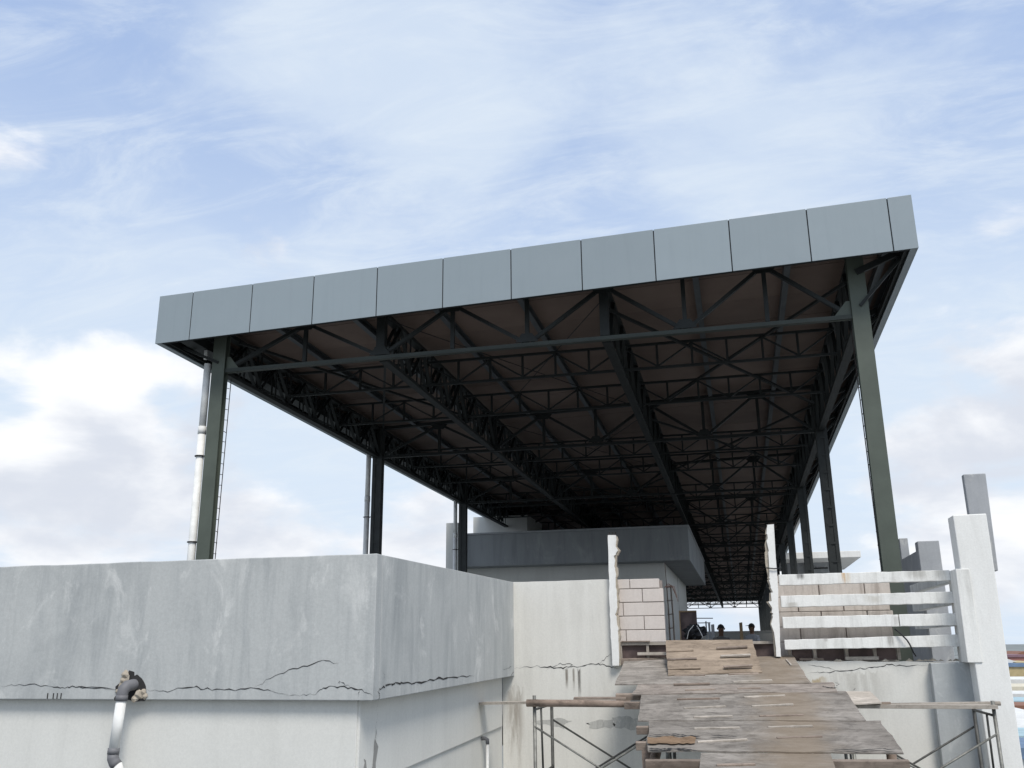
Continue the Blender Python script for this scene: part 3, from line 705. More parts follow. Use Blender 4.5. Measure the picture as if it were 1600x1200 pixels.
# ------------------------------------------------------------------ low timber frame under the opening
tf = empty('sill_frame', (0, YW+.1, -1)); tag(tf, 'low brown panelled timber frame closing the terrace edge behind the ramp', 'frame')
obj('bottom_rail', MB().box((-1.70,YW+.03,-.232), (.44,YW+.12,-.19)), M['timber'], tf)
obj('top_rail', MB().box((-1.69,YW+.02,.012), (.44,YW+.13,.049)), M['timber_pale'], tf)
for x in (-1.68,-1.30,-.98,-.5,-.02,.43):
    obj('stud', MB().box((x-.018,YW+.03,-.189), (x+.018,YW+.12,.011)), M['timber_pale'], tf)
for a, c_ in ((-1.66,-1.32),(-1.28,-1.0),(-.96,-.52),(-.48,-.04),(0,.41)):
    obj('panel', MB().box((a,YW+.07,-.189), (c_,YW+.09,.011)), M['brown_panel'], tf)
obj('slat', MB().box((-1.44,YW-.02,-.125), (-.98,YW+.028,-.085)), M['timber_pale'], tf)
obj('slat', MB().box((-1.66,YW-.005,.055), (-1.26,YW+.018,.07)), M['timber'], tf)

# ------------------------------------------------------------------ block wall behind the rails
bw2 = empty('rail_block_wall', (1.3, 13.8, -1)); tag(bw2, 'stained block wall standing behind the white horizontal rails', 'wall')
YB2 = 13.78
obj('mortar_bed', MB().box((.52,YB2+.02,-.99), (2.02,YB2+.1,.93)), M['mortar'], bw2)
zz = -.985; r_ = 0
while zz < .9:
    z1 = min(zz+.197, .945); x = .5-(.3 if r_ % 2 else 0)
    while x < 2.03:
        a, c_ = max(x, .5), min(x+.6, 2.05)
        if c_-a > .06: obj('block', MB().box((a+.004,YB2+random.uniform(-.003,.003),zz), (c_-.004,YB2+.11,z1)), M['block_dirty'], bw2, bevel=.005)
        x += .607
    zz += .204; r_ += 1
# bits of formwork in the lowest gap
ff = empty('formwork_strip', (1.2, 13.5, -.22)); tag(ff, 'strip of brown boards and studs in the gap under the lowest rail', 'formwork')
for i, x in enumerate((.62,.95,1.36,1.72,2.02)):
    obj('stud', MB().box((x-.02,13.52,-.21), (x+.02,13.6,.02)), M['timber_pale'], ff)
for a, c_ in ((.65,.92),(.98,1.33),(1.39,1.69),(1.75,1.99)):
    obj('board', MB().box((a,13.55,-.21), (c_,13.57,.02)), M['brown_panel'], ff)
obj('plank', MB().box((1.33,13.44,-.205), (1.75,13.515,-.165)), M['timber_pale'], ff)
obj('plank', MB().box((.74,13.45,-.208), (1.05,13.515,-.18)), M['timber'], ff)

# ------------------------------------------------------------------ white rails
rl = empty('louvre_railing', (1.7, 13.3, -.2)); tag(rl, 'white concrete railing of four horizontal beams on the right', 'railing')
RY = 13.28
for i, (z0, z1, zr0, zr1) in enumerate(((.778,.925,.79,.925),(.488,.641,.50,.648),(.209,.361,.218,.37),(-.066,.060,-.047,.104))):
    x0, x1 = .555, 2.735
    n = 26; rnd = random.Random(i)
    t = jag((x0, z1), (x1, zr1), n, .003, i); b_ = jag((x0, z0), (x1, zr0), n, .003, i+9)
    if i == 2:
        xm = 2.03
        tL = [p for p in t if p[0] < xm]+[(xm, z1+.006)]; bL = [p for p in b_ if p[0] < xm]+[(xm, z0+.005)]
        obj('beam', MB().extr(bL+tL[::-1], RY, RY+.11), M['rail_white'], rl, bevel=.006)
        tR = [(xm+.012, z1+.006)]+[p for p in t if p[0] > xm+.03]; bR = [(xm+.012, z0+.005)]+[p for p in b_ if p[0] > xm+.03]
        obj('beam', MB().extr(bR+tR[::-1], RY, RY+.11), M['rail_white'], rl, bevel=.006)
    else:
        obj('beam', MB().extr(b_+t[::-1], RY, RY+.11), M['rail_white'], rl, bevel=.006)
    obj('return_beam', MB().box((2.775,RY+.17,zr0+.003), (2.90,16.6,zr1-.004)), M['rail_white'], rl, bevel=.006)
obj('corner_post', MB().hexa([(2.725,12.935,-.24),(2.90,12.935,-.24),(2.90,12.949,-.24),(2.725,RY+.16,-.24),(2.738,12.935,.915),(2.90,12.935,.91),(2.90,12.949,.91),(2.738,RY+.16,.915)]), M['rail_white'], rl, bevel=.007)
cab = obj('loose_cable', MB().tube([atY(1398,983,13.26), atY(1404,987,13.24), atY(1411,994,13.23), atY(1417,1000,13.225), atY(1421,1006,13.22), atY(1424,1012,13.23), atY(1427,1019,13.25), atY(1431,1025,13.3)], .010, 8), M['black'], None, True)
tag(cab, 'black cable hanging over the lowest white rail', 'cable')
# fins
f1 = obj('concrete_fin', MB().hexa([(2.85,12.95,GZ),(3.12,12.95,GZ),(3.12,13.275,GZ),(2.85,13.275,GZ),(2.80,12.95,1.605),(3.205,12.95,1.61),(3.205,13.275,1.61),(2.80,13.275,1.605)]), M['fin_white'], None, bevel=.012)
tag(f1, 'tall white plastered concrete fin at the right end of the rails', 'fin', 'upright concrete fins along the right edge')
a = atY(1505,741,13.5); b_ = atY(1540,739,13.5); c_ = atY(1560,892,13.5)
f2 = obj('concrete_fin', MB().hexa([(a.x,13.5,c_.z),(c_.x,13.5,c_.z),(c_.x,13.62,c_.z),(a.x,13.62,c_.z),(a.x,13.5,a.z),(b_.x,13.5,a.z),(b_.x,13.62,a.z),(a.x,13.62,a.z)]), M['fin_grey'], None, bevel=.012)
tag(f2, 'bare grey concrete fin rising highest behind the tall white fin', 'fin', 'upright concrete fins along the right edge')
f2s = obj('fin_bracket', MB().box((a.x+.05,13.27,c_.z+.1), (a.x+.17,13.505,c_.z+.5)), M['fin_grey'], f2)
f3_ = obj('concrete_fin', MB().box((2.965,16.5,-1.0), (3.30,16.75,1.635)), M['fin_grey'], None, bevel=.012)
tag(f3_, 'grey concrete fin seen through and above the rails', 'fin', 'upright concrete fins along the right edge')
sl = obj('side_parapet', MB().hexa([(2.98,16.755,-1.0),(3.14,16.755,-1.0),(3.14,60,-1.0),(2.98,60,-1.0),(2.98,16.755,1.50),(3.14,16.755,1.50),(3.14,60,1.3),(2.98,60,1.3)]), M['fin_grey'], None, bevel=.01)
tag(sl, 'low grey parapet wall running back along the right terrace edge', 'wall')
f4 = obj('concrete_fin', MB().box((3.145,19.3,-1.0), (3.30,19.5,1.98)), M['fin_grey'], None, bevel=.012)
tag(f4, 'narrow grey fin just right of the front right green column', 'fin', 'upright concrete fins along the right edge')

# ------------------------------------------------------------------ rooftop room under the canopy
YR = 34.0; k = YR/30
rm = empty('rooftop_room', (-6, 42, -1)); tag(rm, 'grey banded rooftop room with pale walls under the canopy', 'building')
xr, xwl = -1.42*k, -2.30*k
obj('parapet_band', MB().box((-10.75,YR,2.62*k), (xr,49,3.68*k)), M['band_dark'], rm, bevel=.02)
obj('coping', MB().box((-10.75,YR-.03,3.681*k), (xr+.03,49.03,3.74*k)), M['fin_grey'], rm)
rw = obj('wall', MB().box((-10.6,YR+.85,-.999), (xwl,48.8,2.619*k)), M['white_plaster'], rm)
obj('wall_joint', MB().box((xwl,42.2,-.99), (xwl+.006,42.26,2.6*k)), M['crack'], rm)
pb = obj('end_pier', MB().box((-10.74,YR-.35,-1.0), (-10.27,YR-.031,4.62)), M['white_plaster'], rm)
mb = MB().box((-10.62,YR+3,3.742*k), (-8.3,YR+6.0,5.28))
obj('tank_housing', mb, M['white_plaster'], rm)
# far white flat-roofed block right of the hall
fbk = empty('flat_roofed_annex', (4, 52, -1)); tag(fbk, 'white flat roofed annex with wide overhanging slab beyond the right columns', 'building')
obj('roof_slab', MB().box((2.4,48,4.08), (5.98,56,4.40)), M['fin_white'], fbk, bevel=.02)
aw = obj('wall', MB().box((2.6,50.5,-1), (4.75,55.5,4.079)), M['fin_grey'], fbk)
obj('pier', MB().box((3.55,50.2,-1), (3.78,50.499,4.079)), M['white_plaster'], fbk)
dr = obj('door', MB().box((3.9,50.44,-1), (4.6,50.498,3.75)), M['band_dark'], fbk)
obj('door_frame', MB().box((3.84,50.46,-1), (3.898,50.499,3.82)).box((3.898,50.46,3.755), (4.6,50.499,3.82)), M['crack'], dr)
# low wall closing the hall at the far side
flw = obj('far_low_wall', MB().box((-4.2,58,-1), (2.0,58.15,.74)).box((-4.2,57.97,.741), (2.0,58.18,.80)), M['white_plaster'], None)
tag(flw, 'low pale wall closing the view through the hall behind the workers', 'wall')

# ------------------------------------------------------------------ ramp
ramp = empty('plywood_ramp', (0, 10.5, -1.65)); tag(ramp, 'weathered plywood ramp with nailed cleats climbing to the terrace', 'ramp')
def sheet(quad, lift, mat, th=.014, nx=16, ny=8, warp=.006, seed=0, top=None, edge=.006):
    """warped board from a quad of pixels laid on the ramp plane (or given points)"""
    P4 = [Vector(p) if len(p) == 3 else atR(*p) for p in quad]
    rnd = random.Random(seed); mb = MB(); G = []
    for lay in (1, 0):
        for j in range(ny+1):
            for i in range(nx+1):
                u, v = i/nx, j/ny
                p = (P4[0]*(1-u)+P4[1]*u)*(1-v) + (P4[3]*(1-u)+P4[2]*u)*v
                if lay:
                    ex_ = edge*(i in (0, nx)); ey_ = edge*(j in (0, ny))
                    dx, dy = rnd.uniform(-1,1)*ex_, rnd.uniform(-1,1)*ey_
                    h = warp*(noise.noise(Vector((p.x*1.7, p.y*2.3, seed*3.1)))+.6*noise.noise(Vector((p.x*5, p.y*5, seed))))
                    G.append((dx, dy, h))
                dx, dy, h = G[j*(nx+1)+i]
                mb.v.append(p + Vector((dx, dy, dy*RS)) + RN*(lift + h + (th if lay else 0)))
    n1 = (nx+1)*(ny+1)
    for j in range(ny):
        for i in range(nx):
            a = j*(nx+1)+i; q = (a, a+nx+1, a+nx+2, a+1); mb.f.append(q); mb.f.append(tuple(n1+x for x in q[::-1]))
    ring = [i for i in range(nx+1)] + [j*(nx+1)+nx for j in range(1, ny+1)] + [ny*(nx+1)+i for i in range(nx-1, -1, -1)] + [j*(nx+1) for j in range(ny-1, 0, -1)]
    for a, b_ in zip(ring, ring[1:]+ring[:1]): mb.f.append((a, b_, n1+b_, n1+a))
    return obj('sheet', mb, mat, ramp)
def cleat(parent, l, r, lift, mat, wd=.034, ht=.020):
    a, b_ = atR(*l), atR(*r)
    mb = MB().bar(a+RN*(lift-.007+ht/2), b_+RN*(lift-.007+ht/2), wd*random.uniform(.85,1.15), ht, RN)
    return obj('cleat', mb, mat, parent, bevel=.004)
S1 = sheet([(976,1038),(1240,1029),(1267,1073),(961,1074.5)], .030, M['ply'], seed=1)
S2 = sheet([(996,1074),(1302,1071),(1309,1086),(989,1089)], .022, M['plank'], seed=2, warp=.01, ny=4, edge=.012)
S3 = sheet([(1003,1086.5),(1322,1084),(1353,1130),(997,1129.5)], .014, M['ply'], seed=3)
S4 = sheet([(1014,1126),(1375,1129),(1413,1179),(1011,1175)], .002, M['ply'], seed=4, warp=.012, edge=.01)
foot = [(-.98+.03, 6.0, ramp_z(6.0)), (1.25, 6.0, ramp_z(6.0))]
a5, b5 = atR(1095,1176), atR(1298,1177)
S5 = sheet([(1095,1176),(1298,1177),(b5.x+.02,5.98,ramp_z(5.98)),(a5.x,5.98,ramp_z(5.98))], -.016, M['ply'], seed=5)
# newer top sheet bridging from the sill down to the ramp
tl, tr = atY(1040.5,1003,13.33), atY(1175,1002,13.33); bl, br = atR(1044,1062), atR(1191,1057)
S0 = sheet([tl,tr,br+RN*.038,bl+RN*.038], .008, M['ply_new'], seed=6, warp=.004, edge=.008)
def cleat0(l, r, v, mat, ht=.024):
    # on the top sheet: interpolate between its upper and lower edges
    def on(x, y):
        n_ = (tr-tl).cross(bl+RN*.038-tl).normalized()
        if n_.z < 0: n_ = -n_
        d = ray(x, y); return d*(tl.dot(n_)/d.dot(n_)), n_
    (a, n_), (b_, _) = on(*l), on(*r)
    obj('cleat', MB().bar(a+n_*(.024+ht/2), b_+n_*(.024+ht/2), .042, ht, n_), mat, S0, bevel=.004)
for l, r, m_, h in (((1041,1021),(1084,1019.5),'ply_new',.012),((1043,1034),(1089,1032.5),'timber',.016),((1044,1048.5),(1095,1047),'ply_new',.014),
                 ((1120,1017),(1168,1014.5),'timber',.024),((1126,1029.5),(1173,1027.5),'timber_pale',.024),((1131,1046.5),(1176,1044),'timber',.024)):
    cleat0(l, r, 0, M[m_], h)
obj('backing_strip', MB().bar(atR(1054,1062)+RN*.046, atR(1102,1061)+RN*.046, .05, .02, RN), M['timber'], S0)
obj('backing_strip', MB().bar(atR(1139,1060)+RN*.046, atR(1186,1058.5)+RN*.046, .05, .02, RN), M['timber'], S0)
for sh, lift, lst in ((S1, .046, (((1053,1076),(1110,1074.5),'timber'),((1146,1072),(1207,1069.5),'timber_pale'))),
                      (S2, .038, (((1071,1084.5),(1117,1083),'timber'),((1153,1082),(1189,1081),'timber'))),
                      (S3, .029, (((1058,1097.5),(1125,1096),'bark'),((1163,1094),(1227,1091.5),'timber_pale'),((1069,1111.5),(1134,1108.5),'timber_pale'),
                                  ((1175,1108.5),(1240,1105.5),'timber_pale'),((1084,1125.5),(1145,1124),'timber_pale'),((1187,1124),(1256,1122.5),'timber'))),
                      (S4, .018, (((1085,1142),(1156,1140.5),'timber_pale'),((1200,1140),(1270,1138),'timber_pale'),((1090,1163),(1168,1159),'timber_pale'),((1214,1157),(1285,1154.5),'timber'))),
                      (S5, .0, (((1120,1196.5),(1180,1195),'timber'),((1225,1207),(1290,1206),'timber'),((1120,1222),(1190,1220),'timber')))):
    for l, r, m_ in lst: cleat(sh, l, r, lift, M[m_])
# torn veneer on the lowest wide sheet
def rpt(x, y, lift): return atR(x, y)+RN*lift
rnd = random.Random(5)
top_ = [rpt(1012+76*i/12, 1156.5+rnd.uniform(-.8,.8)+1.2*math.sin(i), .034) for i in range(13)]; bot_ = [rpt(1012+74*i/12, 1167.5+rnd.uniform(-1,1), .034) for i in range(13)]
obj('torn_veneer', MB().add(top_+bot_, [(i, 13+i, 14+i, 1+i) for i in range(12)]), M['veneer'], S4)
def rcrack(px_pts, wd, lift, par_, seed):
    rnd = random.Random(seed); L_ = []; line = []
    for a, b_ in zip(px_pts, px_pts[1:]):
        for i in range(6): t = i/6; line.append((a[0]+(b_[0]-a[0])*t, a[1]+(b_[1]-a[1])*t+rnd.uniform(-.5,.5)))
    line.append(px_pts[-1])
    for i, (x, y) in enumerate(line):
        k_ = wd*rnd.uniform(.3,1.2)*(0.15 if i in (0, len(line)-1) else 1); L_ += [rpt(x, y-k_/2, lift), rpt(x, y+k_/2, lift)]
    obj('split', MB().add(L_, [(2*i,2*i+1,2*i+3,2*i+2) for i in range(len(line)-1)]), M['crack'], par_)
rcrack([(1012,1154.5),(1035,1154),(1052,1152.5),(1075,1155),(1095,1157)], 1.6, .036, S4, 1)
rcrack([(1112,1155),(1135,1155.5),(1152,1157)], 1.0, .036, S4, 2)
rcrack([(1012,1174),(1030,1176),(1048,1174.5),(1068,1175),(1090,1178)], 2.2, .030, S4, 3)
rcrack([(1300,1176),(1340,1177.5),(1375,1175),(1400,1177)], 1.2, .030, S4, 4)
rcrack([(1305,1072),(1312,1075),(1306,1078)], .8, .044, S2, 6)
rcrack([(1285,1078),(1296,1080.5),(1309,1081)], 1.0, .044, S2, 7)
# stringers, cross beams and props under the sheets
def along(x0, y_a, y_b, r_, drop, nm, mat):
    pa = Vector((x0, y_a, ramp_z(y_a)-drop)); pb_ = Vector((x0+.02, y_b, ramp_z(y_b)-drop))
    obj(nm, MB().tube([pa, (pa+pb_)/2+Vector((.01,0,.004)), pb_], r_, 12), mat, ramp, True)
for x in (-.93, .0, .62): along(x, 13.15, 6.2, .05, .135, 'stringer', M['bark'])
for i, (l, r, yy) in enumerate((((962,1083),(1290,1080),0),((975,1096),(1330,1093),0),((994,1134),(1366,1133),0),((993,1158),(1390,1155),0),((1008,1186),(1420,1186.5),0))):
    a, b_ = atR(*l), atR(*r); d = RN*-.045
    obj('cross_beam', MB().bar(a+d, b_+d, .06, .075, RN), M['timber'], ramp, bevel=.004)
obj('cross_beam', MB().bar(rpt(967,1034,.0), rpt(1045,1031,.0), .05, .075, RN), M['timber'], ramp)
obj('edge_board', MB().bar(rpt(1012,1193,-.10), rpt(1097,1193,-.10), .03, .10, RN), M['timber'], ramp)
obj('pole', MB().tube([rpt(1010,1197,-.08), rpt(1200,1197,-.08), rpt(1444,1196,-.08)], .022, 10), M['timber_pale'], ramp, True)
for (x, y_) in ((-1.02,9.9),(-1.0,8.2),(1.3,9.9),(1.3,8.2)):
    obj('prop', MB().tube([(x,y_,-4.6),(x+.02,y_,-2.5),(x,y_,ramp_z(y_)-.15)], .048, 10), M['bark'], ramp, True)
# loose stick and small chips on the sheets
st = obj('loose_stick', MB().bar(rpt(1229,1037,.055), rpt(1237,1046,.055), .02, .014, RN), M['timber_pale']); tag(st, 'small pale stick lying on the ramp near the right rails', 'stick')

# ------------------------------------------------------------------ scaffolds either side
def scaffold(P, bay, depth, zt, lab, dirx):
    x0, y0_ = P; e = empty('scaffold', (x0, y0_, -3.3)); tag(e, lab, 'scaffold', 'steel frame scaffolds beside the ramp')
    for k_, x in enumerate((x0, x0+dirx*bay)):
        fr = MB(); fr.tube([(x,y0_,-3.3),(x,y0_,zt+(.13 if k_ == 0 else 0))], .021, 10)
        f_ = obj('frame', fr, M['scaffold'], e, True)
        obj('rear_upright', MB().tube([(x,y0_+depth,-3.3),(x,y0_+depth,zt)], .021, 10), M['scaffold_dark'], f_, True)
        obj('inner_upright', MB().tube([(x,y0_+depth*.42,zt-.78),(x,y0_+depth*.36,zt-.03)], .013, 8), M['scaffold_dark'], f_, True)
        for z in (zt-.03, zt-.8, zt-1.7):
            obj('rung', MB().tube([(x,y0_,z),(x,y0_+depth,z+(.0 if z > zt-.1 else .02))], .015, 8), M['scaffold_dark'], f_, True)
    for yy, mm in ((y0_-.024, 'scaffold'), (y0_+depth+.024, 'scaffold_dark')):
        for z0, z1 in ((zt-.22, zt-1.12), (zt-1.12, zt-.22)):
            off = .014 if z0 > z1 else -.014
            obj('cross_brace', MB().tube([(x0,yy+off,z0),(x0+dirx*bay,yy+off,z1)], .0125, 8), M[mm], e, True)
    return e
pL = atY(835,1097,11.3)
scaffold((pL.x, 11.3), 1.55, 1.05, pL.z-.055, 'steel scaffold frame with cross braces left of the ramp', 1)
pR = atY(1548,1100,12.0)
scaffold((pR.x, 11.9), 1.55, 1.0, pR.z-.09, 'steel scaffold frame with cross braces right of the ramp', -1)
lg = obj('timber_log', MB().tube([atY(823,1098.5,11.25)+Vector((0,0,0)), atY(900,1099,11.25), atY(985,1100,11.3)], [.043,.041,.039], 14), M['bark'], None, True)
tag(lg, 'round brown log laid across the top of the left scaffold', 'log')
pk = obj('loose_plank', MB().hexa([atY(896,1093.5,11.45), atY(978,1093.5,11.45), atY(978,1091.3,11.7), atY(898,1091.3,11.7), atY(896,1090.4,11.45), atY(978,1090.4,11.45), atY(978,1088.6,11.7), atY(898,1088.6,11.7)]), M['timber'], None)
tag(pk, 'short split plank lying on the log over the left scaffold', 'plank')
a, b_ = atY(750,1099,12.45), atY(832,1099,11.6)
lp = obj('long_plank', MB().bar(a, atY(838,1097.5,11.9), .20, .03), M['timber_pale'], None); tag(lp, 'pale thin plank bridging from the side wall to left scaffold', 'plank')
zr = pR.z
rp = obj('scaffold_plank', MB().hexa([(1.02,11.82,zr-.045),(2.74,11.82,zr-.045),(2.74,12.06,zr-.045),(1.02,12.06,zr-.045),(1.02,11.82,zr-.002),(2.74,11.82,zr-.002),(2.74,12.06,zr-.002),(1.02,12.06,zr-.002)]), M['timber_pale'], None, bevel=.003)
tag(rp, 'long pale plank lying along the top of right scaffold', 'plank')
rp2 = obj('scaffold_pole', MB().tube([(1.6,12.14,zr-.025),(2.84,12.12,zr+.0)], .024, 10), M['timber_pale'], None, True); tag(rp2, 'round pole beside the long plank, end sticking out over white fin', 'pole')
bd = obj('loose_board', MB().hexa([atY(1335,1101.5,11.75), atY(1378,1099.5,11.75), atY(1360,1082,12.9), atY(1308,1082,12.9)] + [p+Vector((0,0,.014)) for p in (atY(1335,1101.5,11.75), atY(1378,1099.5,11.75), atY(1360,1082,12.9), atY(1308,1082,12.9))]), M['timber_pale'], None)
tag(bd, 'pinkish board spanning between ramp and the right scaffold plank', 'board')
sb = obj('wood_scrap', MB().bar((1.45,11.9,zr+.012), (1.62,11.9,zr+.012), .06, .022), M['timber'], None); tag(sb, 'small reddish wood scrap on the right scaffold plank', 'scrap')

# ------------------------------------------------------------------ things on the terrace behind the ramp head
def onY(x, y, Y): return atY(x, y, Y)
bY = 19.5; a, b_ = onY(1060,954,bY), onY(1087.5,953,bY)
bo = empty('plywood_board', (a.x+.2, bY, -1)); tag(bo, 'brown plywood board standing against the rooftop room wall', 'board')
obj('face', MB().hexa([(a.x,bY,-1),(b_.x,bY,-1),(b_.x,bY+.02,-1),(a.x,bY+.02,-1),(a.x,bY+.14,a.z),(b_.x,bY+.14,a.z),(b_.x,bY+.16,a.z),(a.x,bY+.16,a.z)]), M['brown_panel'], bo)
obj('batten', MB().bar((a.x+.012,bY-.012,-1), (a.x+.012,bY+.125,a.z), .024, .02, (0,1,0)), M['timber_z'], bo)
obj('batten', MB().bar((a.x,bY+.12,a.z-.015), (b_.x,bY+.12,a.z-.015), .02, .03), M['timber_z'], bo)
# tarpaulin bundle on a stand
tY = 18.6; p = onY(1087,988,tY)
tb = empty('tarpaulin_heap', (p.x, tY, -1)); tag(tb, 'heap of crumpled black tarpaulin on a low stand by the board', 'tarpaulin')
mb = MB(); nu, nv = 28, 14
for j in range(nv+1):
    for i in range(nu):
        th, ph = 2*math.pi*i/nu, math.pi*(j/nv-.5)
        d = Vector((math.cos(th)*math.cos(ph), math.sin(th)*math.cos(ph), math.sin(ph)))
        r_ = 1+.35*noise.noise(d*2.2+Vector((4,1,0)))+.22*noise.noise(d*5.5)+.12*noise.noise(d*11)
        mb.v.append(Vector((p.x-.02+d.x*.21*r_, tY+d.y*.2*r_, p.z+.0+d.z*.14*r_)))
for j in range(nv):
    for i in range(nu): mb.f.append((j*nu+i, j*nu+(i+1)%nu, (j+1)*nu+(i+1)%nu, (j+1)*nu+i))
obj('tarpaulin', mb, M['black'], tb)
obj('strap', MB().tube([(p.x-.16,tY-.19,p.z-.12),(p.x-.12,tY-.22,p.z+.02),(p.x-.02,tY-.2,p.z+.13)], .006, 6), M['pvc'], tb)
obj('strap', MB().tube([(p.x+.14,tY-.19,p.z-.1),(p.x+.08,tY-.22,p.z+.05),(p.x+.04,tY-.2,p.z+.12)], .006, 6), M['pvc'], tb)
obj('stand_top', MB().box((p.x-.24,tY-.18,p.z-.17), (p.x+.2,tY+.2,p.z-.15)), M['timber'], tb)
for dx in (-.2, .16):
    for dy in (-.15, .17): obj('stand_leg', MB().box((p.x+dx-.015,tY+dy-.015,-1), (p.x+dx+.015,tY+dy+.015,p.z-.171)), M['timber_z'], tb)
# stub posts
def stub(x0, x1, ytop, Y, mat, lab, cat='post', nm='stub_post', dp=.12):
    a, b_ = onY(x0, ytop, Y), onY(x1, ytop, Y)
    o = obj(nm, MB().hexa([(a.x,Y,-1),(b_.x,Y,-1),(b_.x,Y+dp,-1),(a.x,Y+dp,-1),(a.x+.004,Y,a.z),(b_.x-.003,Y,a.z+.012),(b_.x-.003,Y+dp,a.z),(a.x+.004,Y+dp,a.z-.006)]), mat, None, bevel=.006)
    tag(o, lab, cat); return o
stub(1106,1109.5,974,24.5, M['fin_grey'], 'short grey stub post right beside the black tarpaulin heap')
stub(1110.5,1116,976,24.0, M['fin_grey'], 'thicker grey stub post behind the crouching worker')
stub(1154.5,1160,973,23.5, M['timber_z'], 'yellowish timber post between the two workers', 'post', 'timber_post')
stub(1101.5,1104,971,25.5, M['fin_grey'], 'thin grey upright left of the stub posts')
a, b_ = onY(1088,966,26), onY(1114,966,26)
o = obj('thin_rod', MB().tube([a, b_], .012, 6), M['rebar']); tag(o, 'upper thin horizontal rod right of the brown board', 'rod')
a, b_ = onY(1088,973.5,26), onY(1110,973,26)
o = obj('thin_rod', MB().tube([a, b_], .012, 6), M['rebar']); tag(o, 'lower thin horizontal rod right of the brown board', 'rod')

